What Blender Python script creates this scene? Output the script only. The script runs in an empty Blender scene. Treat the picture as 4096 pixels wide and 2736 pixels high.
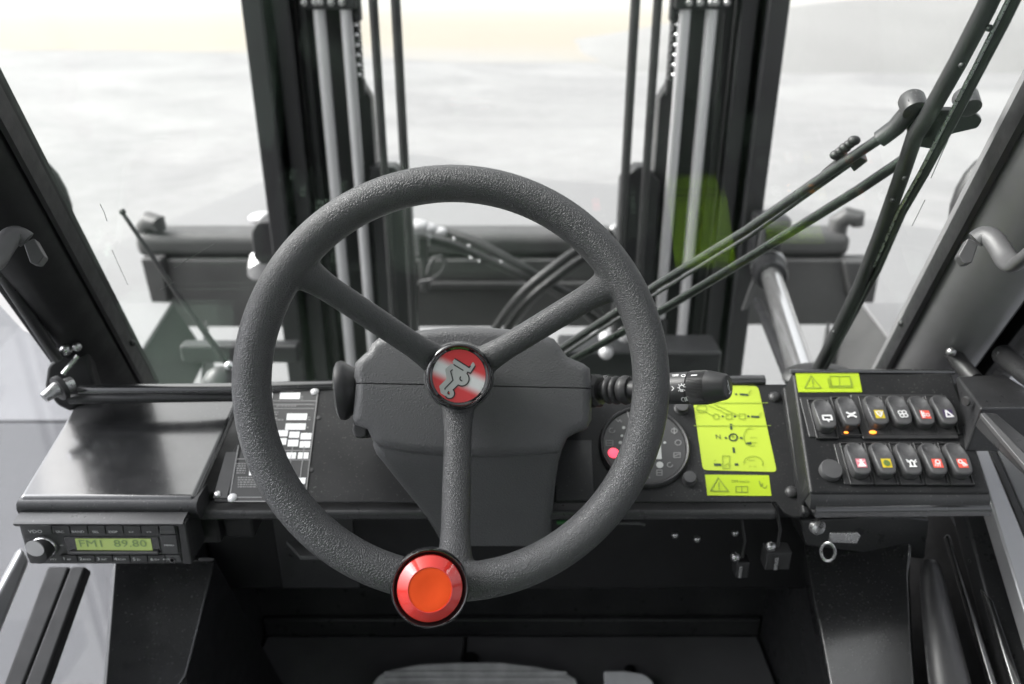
import bpy, bmesh, math, random
from mathutils import Vector, Matrix
random.seed(7)
rad = math.radians
SC = bpy.context.scene
COL = SC.collection

# ------------------------------------------------------------------ camera, sky, sun, exposure
EYE = Vector((0.0, 0.0, 2.4))
PITCH = rad(24.0)
LENS = 28.0
FPX = LENS / 36.0 * 1024.0
cam = bpy.data.cameras.new('camera')
cam.lens = LENS; cam.sensor_width = 36.0
cam.clip_start = 0.02; cam.clip_end = 2000.0
cam.dof.use_dof = True
cam.dof.focus_distance = 0.70
cam.dof.aperture_fstop = 5.0
camo = bpy.data.objects.new('camera', cam)
camo.location = EYE
camo.rotation_euler = (math.pi / 2 - PITCH, 0, 0)
COL.objects.link(camo)
SC.camera = camo

SUN_EL, SUN_AZ = rad(42), rad(-82)          # azimuth from straight ahead, towards the left
world = bpy.data.worlds.new('World'); SC.world = world
world.use_nodes = True
wn = world.node_tree.nodes; wl = world.node_tree.links
wn.clear()
wo = wn.new('ShaderNodeOutputWorld'); bg = wn.new('ShaderNodeBackground')
sky = wn.new('ShaderNodeTexSky'); sky.sky_type = 'NISHITA'; sky.sun_disc = False
sky.sun_elevation = SUN_EL; sky.sun_rotation = SUN_AZ
sky.air_density = 1.0; sky.dust_density = 8.0; sky.ozone_density = 1.0
hs = wn.new('ShaderNodeHueSaturation'); hs.inputs['Saturation'].default_value = 0.10
wl.new(sky.outputs[0], hs.inputs['Color']); wl.new(hs.outputs[0], bg.inputs[0])
bg.inputs[1].default_value = 0.15
wl.new(bg.outputs[0], wo.inputs[0])

sun = bpy.data.lights.new('sun', 'SUN'); sun.energy = 0.55; sun.angle = rad(30)
sun.color = (1.0, 0.975, 0.94)
suno = bpy.data.objects.new('sun', sun); COL.objects.link(suno)
sd = Vector((math.sin(SUN_AZ) * math.cos(SUN_EL), math.cos(SUN_AZ) * math.cos(SUN_EL), math.sin(SUN_EL)))
suno.rotation_euler = sd.to_track_quat('Z', 'Y').to_euler()
suno.location = EYE + sd * 30

SC.view_settings.view_transform = 'Standard'
try: SC.view_settings.look = 'None'
except Exception: pass
SC.view_settings.exposure = 1.55
SC.view_settings.gamma = 1.0
SC.view_settings.use_curve_mapping = False
SC.render.engine = 'CYCLES'
SC.cycles.use_denoising = True
SC.cycles.max_bounces = 8
SC.cycles.transparent_max_bounces = 12
SC.cycles.caustics_reflective = False
SC.cycles.caustics_refractive = False
SC.cycles.sample_clamp_indirect = 4.0

# ------------------------------------------------------------------ geometry helpers
CF = Vector((0, math.cos(PITCH), -math.sin(PITCH)))
CU = Vector((0, math.sin(PITCH), math.cos(PITCH)))
X = Vector((1, 0, 0)); Y = Vector((0, 1, 0)); Z = Vector((0, 0, 1))
def ray(px, py): return CF + X * ((px - 512) / FPX) - CU * ((py - 342) / FPX)
def P(px, py, d): return EYE + ray(px, py) * d
class Plane:
    """a real plane of the cab: a point, a normal, and the direction that runs up it"""
    def __init__(s, pt, n, up=None):
        s.p = Vector(pt); s.n = Vector(n).normalized()
        s.ux = X.copy() if abs(s.n.x) < 0.9 else Y.copy()
        s.ux = (s.ux - s.n * s.ux.dot(s.n)).normalized()
        s.uy = s.n.cross(s.ux).normalized()
    def hit(s, px, py, h=0.0):
        r = ray(px, py)
        return EYE + r * ((s.p + s.n * h - EYE).dot(s.n) / r.dot(s.n))
    def off(s, h): 
        q = Plane(s.p + s.n * h, s.n); q.ux, q.uy = s.ux, s.uy; return q
def slope(pt, deg): return Plane(pt, (0, -math.sin(rad(deg)), math.cos(rad(deg))))
def yplane(y): return Plane((0, y, 0), (0, -1, 0))
def zplane(z): return Plane((0, 0, z), (0, 0, 1))
def crop(x0, y0, s): return lambda cx, cy: ((x0 + cx / s) / 4.0, (y0 + cy / s) / 4.0)
K1 = 4096 / 2347 / 4
def D(x, y): return (x * K1, y * K1)

OFF = {}
class MB:
    def __init__(s): s.bm = bmesh.new()
    def face(s, pts, mi=0):
        try:
            f = s.bm.faces.new([s.bm.verts.new(p) for p in pts]); f.material_index = mi; return f
        except ValueError: return None
    def prism(s, pts, vec, mi=0):
        vec = Vector(vec)
        a = [s.bm.verts.new(p) for p in pts]; b = [s.bm.verts.new(Vector(p) + vec) for p in pts]
        n = len(a); fs = [s.bm.faces.new(a[::-1]), s.bm.faces.new(b)]
        for i in range(n): fs.append(s.bm.faces.new((a[i], a[(i + 1) % n], b[(i + 1) % n], b[i])))
        for f in fs: f.material_index = mi
        return s
    def plate(s, pxs, pl, h0, h1, mi=0):
        """polygon seen at pxs, lying on plane pl, from height h0 to h1 over the plane"""
        pts = [pl.hit(*q, h1) for q in pxs]
        return s.prism(pts, pl.n * (h0 - h1), mi)
    def sheet(s, pxs, pl, h, mi=0):
        pts = [pl.hit(*q, h) for q in pxs]
        c = sum(pts, Vector()) / len(pts)
        nn = Vector()
        for i in range(len(pts)): nn += (pts[i] - c).cross(pts[(i + 1) % len(pts)] - c)
        if nn.dot(pl.n) < 0: pts.reverse()
        s.face(pts, mi); return s
    def box(s, c, size, rot=None, mi=0):
        c = Vector(c); m = rot or Matrix.Identity(3); h = [v / 2 for v in size]
        pts = [c + m @ Vector((sx * h[0], sy * h[1], -h[2])) for sx, sy in ((-1, -1), (1, -1), (1, 1), (-1, 1))]
        return s.prism(pts, m @ Vector((0, 0, size[2])), mi)
    def bx(s, x0, x1, y0, y1, z0, z1, mi=0):
        return s.prism([(x0, y0, z0), (x1, y0, z0), (x1, y1, z0), (x0, y1, z0)], (0, 0, z1 - z0), mi)
    def loft(s, rings, cap=True, closed=True, mi=0):
        vs = [[s.bm.verts.new(p) for p in r] for r in rings]
        n = len(vs[0])
        for a, b in zip(vs, vs[1:]):
            for i in range(n if closed else n - 1):
                f = s.bm.faces.new((a[i], a[(i + 1) % n], b[(i + 1) % n], b[i])); f.material_index = mi
        if cap:
            s.bm.faces.new(vs[0][::-1]).material_index = mi; s.bm.faces.new(vs[-1]).material_index = mi
        return s
    def tube(s, path, r, seg=12, mi=0, cap=True, flat=None):
        path = [Vector(p) for p in path]
        rings = []; prev = None
        for i, p in enumerate(path):
            t = (path[min(i + 1, len(path) - 1)] - path[max(i - 1, 0)]).normalized()
            if prev is None:
                a = t.orthogonal().normalized() if flat is None else (Vector(flat) - t * t.dot(flat)).normalized()
            else: a = (prev - t * prev.dot(t)).normalized()
            prev = a; b = t.cross(a)
            rr = r[i] if isinstance(r, (list, tuple)) else r
            ra, rb = rr if isinstance(rr, tuple) else (rr, rr)
            rings.append([p + a * math.cos(q) * ra + b * math.sin(q) * rb for q in (2 * math.pi * k / seg for k in range(seg))])
        return s.loft(rings, cap, mi=mi)
    def lathe(s, prof, o, ax, seg=32, mi=0, cap=True):
        o = Vector(o); ax = Vector(ax).normalized(); a = ax.orthogonal().normalized(); b = ax.cross(a)
        rings = [[o + ax * h + (a * math.cos(q) + b * math.sin(q)) * max(r, 1e-5) for q in (2 * math.pi * k / seg for k in range(seg))] for r, h in prof]
        return s.loft(rings, cap, mi=mi)
    def ball(s, c, r, seg=12, scale=(1, 1, 1)):
        m = Matrix.Translation(Vector(c)) @ Matrix.Diagonal((scale[0], scale[1], scale[2], 1))
        bmesh.ops.create_uvsphere(s.bm, u_segments=seg, v_segments=max(6, seg // 2), radius=r, matrix=m); return s
    def ribbon(s, pts, w, n, mi=0, closed=False):
        """flat printed stroke along pts, n the face normal"""
        pts = [Vector(p) for p in pts]; n = Vector(n)
        if closed: pts = pts + [pts[0]]
        for a, b in zip(pts, pts[1:]):
            t = (b - a)
            if t.length < 1e-7: continue
            t.normalize(); u = n.cross(t) * w / 2; e = t * w * 0.25
            s.face([a - e - u, b + e - u, b + e + u, a - e + u], mi)
        return s
    def strokes(s, lines, wpx, pl, h, mi=0):
        for k, ln in enumerate(lines):
            pts = [pl.hit(*q, h + k * 2e-5) for q in ln]
            d = (pts[0] - EYE).dot(CF)
            s.ribbon(pts, wpx * d / FPX, pl.n, mi)
        return s
    def build(s, name, mat, parent=None, bevel=0.0, seg=2, smooth=True, angle=38, sub=0, kind=None, fix=True):
        bm = s.bm
        if fix: bmesh.ops.recalc_face_normals(bm, faces=bm.faces)
        off = OFF.get(parent.name, Vector()) if parent else None
        me = bpy.data.meshes.new(name)
        if parent is not None:
            bmesh.ops.translate(bm, verts=bm.verts, vec=-off); loc = Vector()
        else:
            c = sum((v.co for v in bm.verts), Vector()) / max(1, len(bm.verts))
            zmin = min(v.co.z for v in bm.verts); loc = Vector((c.x, c.y, zmin)); off = loc
            bmesh.ops.translate(bm, verts=bm.verts, vec=-loc)
        bm.to_mesh(me); bm.free()
        for m in (mat if isinstance(mat, (list, tuple)) else [mat]): me.materials.append(m)
        o = bpy.data.objects.new(name, me); COL.objects.link(o); o.location = loc
        if parent is not None: o.parent = parent
        OFF[o.name] = off.copy()
        if smooth:
            me.polygons.foreach_set('use_smooth', [True] * len(me.polygons))
            if not bevel: me.set_sharp_from_angle(angle=rad(angle))
        if bevel:
            b = o.modifiers.new('bevel', 'BEVEL'); b.width = bevel; b.segments = seg; b.limit_method = 'ANGLE'; b.angle_limit = rad(30)
            b.harden_normals = True; b.use_clamp_overlap = True
        if sub:
            b = o.modifiers.new('sub', 'SUBSURF'); b.levels = sub; b.render_levels = sub
        if kind: o['kind'] = kind
        return o
def thing(name, label, cat, loc, group=None):
    o = bpy.data.objects.new(name, None); COL.objects.link(o); o.location = Vector(loc)
    o.empty_display_size = 0.05
    o['label'] = label; o['category'] = cat
    if group: o['group'] = group
    OFF[o.name] = Vector(loc); return o
def tag(o, label, cat, group=None):
    o['label'] = label; o['category'] = cat
    if group: o['group'] = group
    return o
def lab(o, t): o['label'] = t; return o
def arc(cx, cy, r, a0, a1, n=16, ry=None):
    ry = ry or r
    return [(cx + r * math.cos(rad(a0 + (a1 - a0) * i / n)), cy - ry * math.sin(rad(a0 + (a1 - a0) * i / n))) for i in range(n + 1)]
def rrect(x0, y0, x1, y1, r, n=4):
    o = []
    for cx, cy, a in ((x1 - r, y0 + r, 90), (x0 + r, y0 + r, 180), (x0 + r, y1 - r, 270), (x1 - r, y1 - r, 0)):
        o += arc(cx, cy, r, a, a + 90, n)
    return o
def round_poly(pts, r, n=4):
    out = []; m = len(pts)
    for i in range(m):
        p, a, b = Vector(pts[i]), Vector(pts[i - 1]), Vector(pts[(i + 1) % m])
        u, v = (a - p), (b - p); k = min(r, u.length * .45, v.length * .45)
        s, e = p + u.normalized() * k, p + v.normalized() * k
        for j in range(n + 1):
            t = j / n; q = s * (1 - t) ** 2 + p * 2 * t * (1 - t) + e * t * t; out.append(tuple(q))
    return out
_fonts = {}
def text_mb(mb, txt, pl, px, size_px, h=0.0006, align='CENTER', mi=0, sx=1.0, flip=False):
    """flat print: letters of size_px (cap height in picture px at that distance) on plane pl"""
    cu = bpy.data.curves.new('t', 'FONT'); cu.body = txt; cu.align_x = align; cu.align_y = 'CENTER'; cu.resolution_u = 2
    ob = bpy.data.objects.new('t', cu); COL.objects.link(ob)
    dg = bpy.context.evaluated_depsgraph_get()
    me = bpy.data.meshes.new_from_object(ob.evaluated_get(dg))
    o = pl.hit(*px, h); d = (o - EYE).dot(CF); k = size_px * d / FPX / 0.7
    vs = [mb.bm.verts.new(o + pl.ux * v.co.x * k * sx + pl.uy * v.co.y * k) for v in me.vertices]
    for p in me.polygons:
        try:
            f = mb.bm.faces.new([vs[i] for i in p.vertices]); f.material_index = mi
        except ValueError: pass
    bpy.data.objects.remove(ob); bpy.data.curves.remove(cu); bpy.data.meshes.remove(me)
    return mb

# ------------------------------------------------------------------ materials
def mat(name, col, rough=0.5, metal=0.0, spec=0.5, coat=0.0, coat_r=0.1, emis=None, estr=0.0):
    m = bpy.data.materials.new(name); m.use_nodes = True
    b = m.node_tree.nodes['Principled BSDF']
    b.inputs['Base Color'].default_value = (*col, 1) if len(col) == 3 else col
    b.inputs['Roughness'].default_value = rough; b.inputs['Metallic'].default_value = metal
    b.inputs['Specular IOR Level'].default_value = spec
    b.inputs['Coat Weight'].default_value = coat; b.inputs['Coat Roughness'].default_value = coat_r
    if emis: b.inputs['Emission Color'].default_value = (*emis, 1); b.inputs['Emission Strength'].default_value = estr
    return m
def nodes(m): return m.node_tree.nodes, m.node_tree.links, m.node_tree.nodes['Principled BSDF']
def wear(m, scale=40, c_amt=0.35, r_amt=0.15, bump=0.0, bscale=None, detail=6, dust=0.0):
    """dust and handling marks: colour and gloss vary with noise in the object's own space"""
    n, l, b = nodes(m)
    tc = n.new('ShaderNodeTexCoord'); nz = n.new('ShaderNodeTexNoise')
    nz.inputs['Scale'].default_value = scale; nz.inputs['Detail'].default_value = detail; nz.inputs['Roughness'].default_value = 0.62
    l.new(tc.outputs['Object'], nz.inputs['Vector'])
    c = b.inputs['Base Color'].default_value[:]; r = b.inputs['Roughness'].default_value
    mr = n.new('ShaderNodeMapRange'); mr.inputs[1].default_value = 0.3; mr.inputs[2].default_value = 0.72
    mr.inputs[3].default_value = r - r_amt; mr.inputs[4].default_value = r + r_amt
    l.new(nz.outputs['Fac'], mr.inputs[0]); l.new(mr.outputs[0], b.inputs['Roughness'])
    mx = n.new('ShaderNodeMix'); mx.data_type = 'RGBA'
    mx.inputs[6].default_value = tuple(v * (1 - c_amt) for v in c[:3]) + (1,)
    mx.inputs[7].default_value = tuple(min(1, v * (1 + c_amt)) for v in c[:3]) + (1,)
    nf = n.new('ShaderNodeTexNoise'); nf.inputs['Scale'].default_value = scale * 0.37; nf.inputs['Detail'].default_value = 8
    l.new(tc.outputs['Object'], nf.inputs['Vector']); l.new(nf.outputs['Fac'], mx.inputs[0]); l.new(mx.outputs[2], b.inputs['Base Color'])
    if dust:
        nd = n.new('ShaderNodeTexNoise'); nd.inputs['Scale'].default_value = 420; nd.inputs['Detail'].default_value = 2
        l.new(tc.outputs['Object'], nd.inputs['Vector'])
        nl = n.new('ShaderNodeTexNoise'); nl.inputs['Scale'].default_value = 9; nl.inputs['Detail'].default_value = 5; l.new(tc.outputs['Object'], nl.inputs['Vector'])
        ml = n.new('ShaderNodeMapRange'); ml.inputs[1].default_value = .42; ml.inputs[2].default_value = .75; ml.inputs[3].default_value = 0.0; ml.inputs[4].default_value = .05; l.new(nl.outputs['Fac'], ml.inputs[0])
        sb = n.new('ShaderNodeMath'); sb.operation = 'ADD'; l.new(nd.outputs['Fac'], sb.inputs[0]); l.new(ml.outputs[0], sb.inputs[1])
        md = n.new('ShaderNodeMapRange'); md.inputs[1].default_value = .66; md.inputs[2].default_value = .76; md.inputs[3].default_value = 0; md.inputs[4].default_value = dust; l.new(sb.outputs[0], md.inputs[0])
        mh = n.new('ShaderNodeMath'); mh.operation = 'MULTIPLY_ADD'; mh.inputs[1].default_value = .9; l.new(ml.outputs[0], mh.inputs[0]); l.new(md.outputs[0], mh.inputs[2])
        m3 = n.new('ShaderNodeMix'); m3.data_type = 'RGBA'; m3.inputs[7].default_value = (.34, .335, .325, 1)
        l.new(mh.outputs[0], m3.inputs[0]); l.new(mx.outputs[2], m3.inputs[6]); l.new(m3.outputs[2], b.inputs['Base Color'])
    if bump:
        bp = n.new('ShaderNodeBump'); bp.inputs['Strength'].default_value = 1.0; bp.inputs['Distance'].default_value = bump
        n2 = n.new('ShaderNodeTexNoise'); n2.inputs['Scale'].default_value = bscale or scale * 8; n2.inputs['Detail'].default_value = 3
        l.new(tc.outputs['Object'], n2.inputs['Vector']); l.new(n2.outputs['Fac'], bp.inputs['Height']); l.new(bp.outputs[0], b.inputs['Normal'])
    return m
def leather(name, col, rough, cell, depth, soft=0.12, stretch=(1, 1, 1)):
    """moulded hide grain: creases between rounded cells"""
    m = mat(name, col, rough, spec=0.65 if 'wheel' in name else 0.5); n, l, b = nodes(m)
    tc = n.new('ShaderNodeTexCoord'); mp = n.new('ShaderNodeMapping'); mp.inputs['Scale'].default_value = stretch
    l.new(tc.outputs['Object'], mp.inputs['Vector'])
    nz = n.new('ShaderNodeTexNoise'); nz.inputs['Scale'].default_value = cell * 0.9; nz.inputs['Detail'].default_value = 3
    l.new(mp.outputs[0], nz.inputs['Vector'])
    va = n.new('ShaderNodeVectorMath'); va.operation = 'MULTIPLY_ADD'
    va.inputs[1].default_value = (1.1 / cell,) * 3
    l.new(nz.outputs['Color'], va.inputs[0]); l.new(mp.outputs[0], va.inputs[2])
    vo = n.new('ShaderNodeTexVoronoi'); vo.feature = 'DISTANCE_TO_EDGE'; vo.inputs['Scale'].default_value = cell
    l.new(va.outputs[0], vo.inputs['Vector'])
    mr = n.new('ShaderNodeMapRange'); mr.interpolation_type = 'SMOOTHSTEP'
    mr.inputs[1].default_value = 0.0; mr.inputs[2].default_value = soft * 2
    l.new(vo.outputs['Distance'], mr.inputs[0])
    n3 = n.new('ShaderNodeTexNoise'); n3.inputs['Scale'].default_value = cell * 4; n3.inputs['Detail'].default_value = 3
    l.new(tc.outputs['Object'], n3.inputs['Vector'])
    ad = n.new('ShaderNodeMath'); ad.operation = 'MULTIPLY_ADD'; ad.inputs[1].default_value = 0.22
    l.new(n3.outputs['Fac'], ad.inputs[0]); l.new(mr.outputs[0], ad.inputs[2])
    bp = n.new('ShaderNodeBump'); bp.inputs['Distance'].default_value = depth; bp.inputs['Strength'].default_value = 1.0
    l.new(ad.outputs[0], bp.inputs['Height']); l.new(bp.outputs[0], b.inputs['Normal'])
    n4 = n.new('ShaderNodeTexNoise'); n4.inputs['Scale'].default_value = 22; n4.inputs['Detail'].default_value = 5
    l.new(tc.outputs['Object'], n4.inputs['Vector'])
    m2 = n.new('ShaderNodeMapRange'); m2.inputs[1].default_value = .3; m2.inputs[2].default_value = .7
    m2.inputs[3].default_value = rough - 0.11; m2.inputs[4].default_value = rough + 0.10
    l.new(n4.outputs['Fac'], m2.inputs[0]); l.new(m2.outputs[0], b.inputs['Roughness'])
    return m
M = {}
M['wheel'] = leather('wheel_foam', (0.056, 0.057, 0.059), 0.40, 470, 0.00040, 0.13)
M['cowl'] = leather('cowl_plastic', (0.088, 0.089, 0.092), 0.45, 420, 0.00022, 0.2, (1.0, 1.5, 0.5))
M['gloss'] = wear(mat('gloss_black_paint', (0.016, 0.0165, 0.0175), 0.2, spec=1.0, coat=1.0, coat_r=0.12), 60, 0.4, 0.05, 0.00006, 900, dust=.16)
M['satin'] = wear(mat('satin_black_paint', (0.028, 0.0285, 0.030), 0.33, spec=0.5), 45, 0.4, 0.08, 0.00008, 1200, dust=.18)
M['panel'] = wear(mat('panel_laminate', (0.017, 0.0175, 0.0185), 0.36, spec=0.2), 50, 0.3, 0.06, 0.00006, 1500, dust=.18)
M['matte'] = wear(mat('matte_black_steel', (0.012, 0.012, 0.013), 0.55, spec=0.35), 30, 0.5, 0.1)
M['floor'] = wear(mat('floor_rubber_mat', (0.13, 0.13, 0.133), 0.6, spec=0.35), 14, 0.6, 0.12, 0.0004, 260)
M['mast'] = wear(mat('mast_black_steel', (0.020, 0.020, 0.022), 0.42, spec=0.4), 12, 0.5, 0.12, 0.0002, 60)
M['carriage'] = wear(mat('worn_carriage_steel', (0.06, 0.06, 0.061), 0.5), 9, 0.55, 0.15, 0.0006, 50, dust=.3)
M['pillar'] = wear(mat('pillar_lit_grey', (0.20, 0.20, 0.203), 0.42), 40, 0.25, 0.06, 0.0001, 900)
M['rubber'] = wear(mat('black_rubber', (0.024, 0.024, 0.025), 0.46), 60, 0.4, 0.1, 0.0001, 700)
M['plastic'] = wear(mat('switch_plastic', (0.065, 0.065, 0.067), 0.42), 120, 0.2, 0.06, 0.00005, 2500)
M['dplastic'] = wear(mat('dark_plastic', (0.034, 0.034, 0.035), 0.4), 120, 0.25, 0.06, 0.00005, 2200)
M['trim'] = mat('polished_black_trim', (0.012, 0.012, 0.013), 0.08, spec=0.7, coat=0.5, coat_r=0.03)
M['rod'] = wear(mat('chromed_rod', (0.56, 0.56, 0.57), 0.4, metal=0.25), 20, 0.12, 0.06)
M['chrome'] = wear(mat('bright_chrome', (0.85, 0.85, 0.86), 0.16, metal=0.9), 25, 0.08, 0.05)
M['zinc'] = wear(mat('zinc_steel', (0.5, 0.5, 0.5), 0.3, metal=0.9), 200, 0.25, 0.1)
M['handle'] = wear(mat('cast_grey_handle', (0.075, 0.075, 0.077), 0.4), 80, 0.25, 0.08, 0.0001, 900)
M['yellow'] = wear(mat('yellow_green_label', (0.40, 0.54, 0.022), 0.32), 60, 0.06, 0.05)
M['yellow2'] = wear(mat('pale_yellow_label', (0.43, 0.55, 0.05), 0.32), 60, 0.06, 0.05)
M['ink'] = mat('dark_ink', (0.03, 0.06, 0.035), 0.5)
M['faint'] = mat('faint_ink', (0.22, 0.31, 0.03), 0.5)
M['white'] = mat('white_print', (0.72, 0.72, 0.72), 0.5)
M['grey'] = mat('grey_print', (0.22, 0.22, 0.22), 0.5)
M['paper'] = mat('white_field', (0.88, 0.88, 0.88), 0.45)
M['silver'] = wear(mat('silver_print', (0.46, 0.47, 0.46), 0.4), 300, 0.12, 0.05)
M['red_cap'] = mat('red_lacquer', (0.72, 0.022, 0.012), 0.22, spec=0.5, coat=1.0, coat_r=0.03)
M['orange_cap'] = mat('orange_red_plastic', (0.90, 0.085, 0.012), 0.45, spec=0.3)
M['icon_red'] = mat('red_symbol', (0.75, 0.10, 0.07), 0.4)
M['icon_pink'] = mat('pink_symbol', (0.62, 0.2, 0.24), 0.4)
M['icon_yel'] = mat('yellow_symbol', (0.55, 0.42, 0.03), 0.4)
M['icon_grn'] = mat('green_symbol', (0.16, 0.24, 0.07), 0.4)
M['icon_vio'] = mat('violet_symbol', (0.05, 0.03, 0.09), 0.4)
M['lcd'] = mat('green_display', (0.50, 0.62, 0.20), 0.3, emis=(0.5, 0.66, 0.2), estr=0.03)
M['lcd_ink'] = mat('display_segment', (0.22, 0.33, 0.14), 0.4)
M['lamp_red'] = mat('lit_red_lamp', (0.8, 0.05, 0.08), 0.4, emis=(1.0, 0.06, 0.10), estr=0.9)
M['lamp_org'] = mat('lit_orange_lamp', (0.8, 0.25, 0.03), 0.4, emis=(1.0, 0.28, 0.03), estr=0.9)
M['concrete_wall'] = wear(mat('concrete', (0.3, 0.3, 0.29), 0.8), 2, 0.2, 0.05)
M['dgreen'] = mat('dark_green_paint', (0.02, 0.10, 0.025), 0.4)
M['seat'] = wear(mat('green_reflector_cover', (0.10, 0.33, 0.04), 0.6), 40, 0.3, 0.1)

def glass_mat(name, tint, base, rough=0.0, rc=(1, 1, 1)):
    m = bpy.data.materials.new(name); m.use_nodes = True; n = m.node_tree.nodes; l = m.node_tree.links; n.clear()
    o = n.new('ShaderNodeOutputMaterial'); mx = n.new('ShaderNodeMixShader'); t = n.new('ShaderNodeBsdfTransparent'); g = n.new('ShaderNodeBsdfGlossy')
    t.inputs[0].default_value = (*tint, 1); g.inputs['Roughness'].default_value = rough; g.inputs['Color'].default_value = (*rc, 1)
    lw = n.new('ShaderNodeLayerWeight'); lw.inputs['Blend'].default_value = 0.5
    pw = n.new('ShaderNodeMath'); pw.operation = 'POWER'; pw.inputs[1].default_value = 5
    ma = n.new('ShaderNodeMath'); ma.operation = 'MULTIPLY_ADD'; ma.inputs[1].default_value = 0.9; ma.inputs[2].default_value = base
    l.new(lw.outputs['Facing'], pw.inputs[0]); l.new(pw.outputs[0], ma.inputs[0]); l.new(ma.outputs[0], mx.inputs[0])
    l.new(t.outputs[0], mx.inputs[1]); l.new(g.outputs[0], mx.inputs[2]); l.new(mx.outputs[0], o.inputs[0])
    return m
M['glass'] = glass_mat('windscreen_glass', (0.985, 0.99, 0.985), 0.030, 0.0, (0.72, 1.0, 0.76))
M['sideglass'] = glass_mat('door_glass', (0.80, 0.81, 0.83), 0.04)

def ground_mat():
    m = mat('pale_concrete', (0.5, 0.5, 0.5), 0.75, spec=0.3); n, l, b = nodes(m)
    tc = n.new('ShaderNodeTexCoord')
    def nz(s, d=6, r=.55, dist=0.0):
        t = n.new('ShaderNodeTexNoise'); t.inputs['Scale'].default_value = s; t.inputs['Detail'].default_value = d
        t.inputs['Roughness'].default_value = r; t.inputs['Distortion'].default_value = dist
        l.new(tc.outputs['Object'], t.inputs['Vector']); return t.outputs['Fac']
    cr = n.new('ShaderNodeValToRGB'); cr.color_ramp.elements[0].position = 0.35; cr.color_ramp.elements[1].position = 0.66
    cr.color_ramp.elements[0].color = (0.225, 0.225, 0.228, 1); cr.color_ramp.elements[1].color = (0.29, 0.29, 0.29, 1)
    l.new(nz(0.16, 5, .55, 1.5), cr.inputs[0])
    c2 = n.new('ShaderNodeValToRGB'); c2.color_ramp.elements[0].position = 0.3; c2.color_ramp.elements[1].position = 0.7
    c2.color_ramp.elements[0].color = (0.86, 0.86, 0.86, 1); c2.color_ramp.elements[1].color = (1.05, 1.05, 1.05, 1)
    l.new(nz(2.6, 9, .7), c2.inputs[0])
    mu = n.new('ShaderNodeMix'); mu.data_type = 'RGBA'; mu.blend_type = 'MULTIPLY'; mu.inputs[0].default_value = 1
    l.new(cr.outputs[0], mu.inputs[6]); l.new(c2.outputs[0], mu.inputs[7]); l.new(mu.outputs[2], b.inputs['Base Color'])
    bp = n.new('ShaderNodeBump'); bp.inputs['Distance'].default_value = 0.004; l.new(nz(60, 4), bp.inputs['Height']); l.new(bp.outputs[0], b.inputs['Normal'])
    return m
M['ground'] = ground_mat()
M['yard_shade'] = wear(mat('shaded_concrete', (0.195, 0.195, 0.198), 0.5), 0.5, 0.16, 0.12)  # darker grey that carries the shade on the near yard
M['truck_shade'] = wear(mat('truck_shade_grey', (0.125, 0.125, 0.130), 0.7), 0.8, 0.18, 0.08, 0.003, 60)
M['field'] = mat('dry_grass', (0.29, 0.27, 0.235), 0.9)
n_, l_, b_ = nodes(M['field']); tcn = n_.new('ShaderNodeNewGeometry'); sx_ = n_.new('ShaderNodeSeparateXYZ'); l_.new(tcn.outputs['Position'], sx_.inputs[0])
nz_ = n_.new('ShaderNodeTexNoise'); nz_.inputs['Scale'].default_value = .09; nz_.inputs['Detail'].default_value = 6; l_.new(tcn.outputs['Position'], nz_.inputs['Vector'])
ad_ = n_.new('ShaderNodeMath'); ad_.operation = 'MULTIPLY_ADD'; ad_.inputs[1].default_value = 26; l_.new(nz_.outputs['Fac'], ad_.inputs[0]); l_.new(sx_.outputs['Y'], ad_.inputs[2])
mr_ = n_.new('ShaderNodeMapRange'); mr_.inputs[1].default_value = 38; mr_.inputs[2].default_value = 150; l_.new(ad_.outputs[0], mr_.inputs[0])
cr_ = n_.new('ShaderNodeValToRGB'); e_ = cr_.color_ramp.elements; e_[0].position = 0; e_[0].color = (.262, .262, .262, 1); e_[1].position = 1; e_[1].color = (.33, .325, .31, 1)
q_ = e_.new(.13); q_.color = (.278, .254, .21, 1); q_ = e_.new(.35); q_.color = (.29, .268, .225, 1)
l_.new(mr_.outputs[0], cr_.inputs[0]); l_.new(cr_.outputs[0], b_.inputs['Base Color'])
M['gravel'] = wear(mat('grey_gravel', (0.22, 0.22, 0.218), 0.9), 0.3, 0.2, 0.02, 0.05, 8)

# ------------------------------------------------------------------ the planes of the cab
DASH = slope(P(643, 447, 0.92), 30)
SWP = DASH.off(0.042)
BOXT = slope(P(105, 497, 0.86), 11)
WIND = Plane(EYE + Vector((0, 0.93, -0.383)), (0, 0.817, 0.575))
FLOORZ = EYE.z - 1.05
MASTY = 1.75

# ================================================================== SETTING
mb = MB()
def patch_grid(mb, x0, x1, y0, y1, z, nx, ny):
    vs = [[mb.bm.verts.new((x0 + (x1 - x0) * i / nx, y0 + (y1 - y0) * j / ny, z)) for i in range(nx + 1)] for j in range(ny + 1)]
    for j in range(ny):
        for i in range(nx): mb.bm.faces.new((vs[j][i], vs[j][i + 1], vs[j + 1][i + 1], vs[j + 1][i]))
patch_grid(mb, -900, 900, -900, 900, 0, 6, 6)
g = mb.build('ground', M['ground'], smooth=False); g['kind'] = 'structure'
GP = zplane(0.0)
def gpatch(name, pxs, h, m, n=6):
    mb = MB(); pts = [GP.hit(*q, h) for q in pxs]
    mb.face(pts); o = mb.build(name, m, smooth=False, fix=False)
    if o.data.polygons[0].normal.z < 0: o.data.flip_normals()
    o['kind'] = 'structure'; return o
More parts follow.
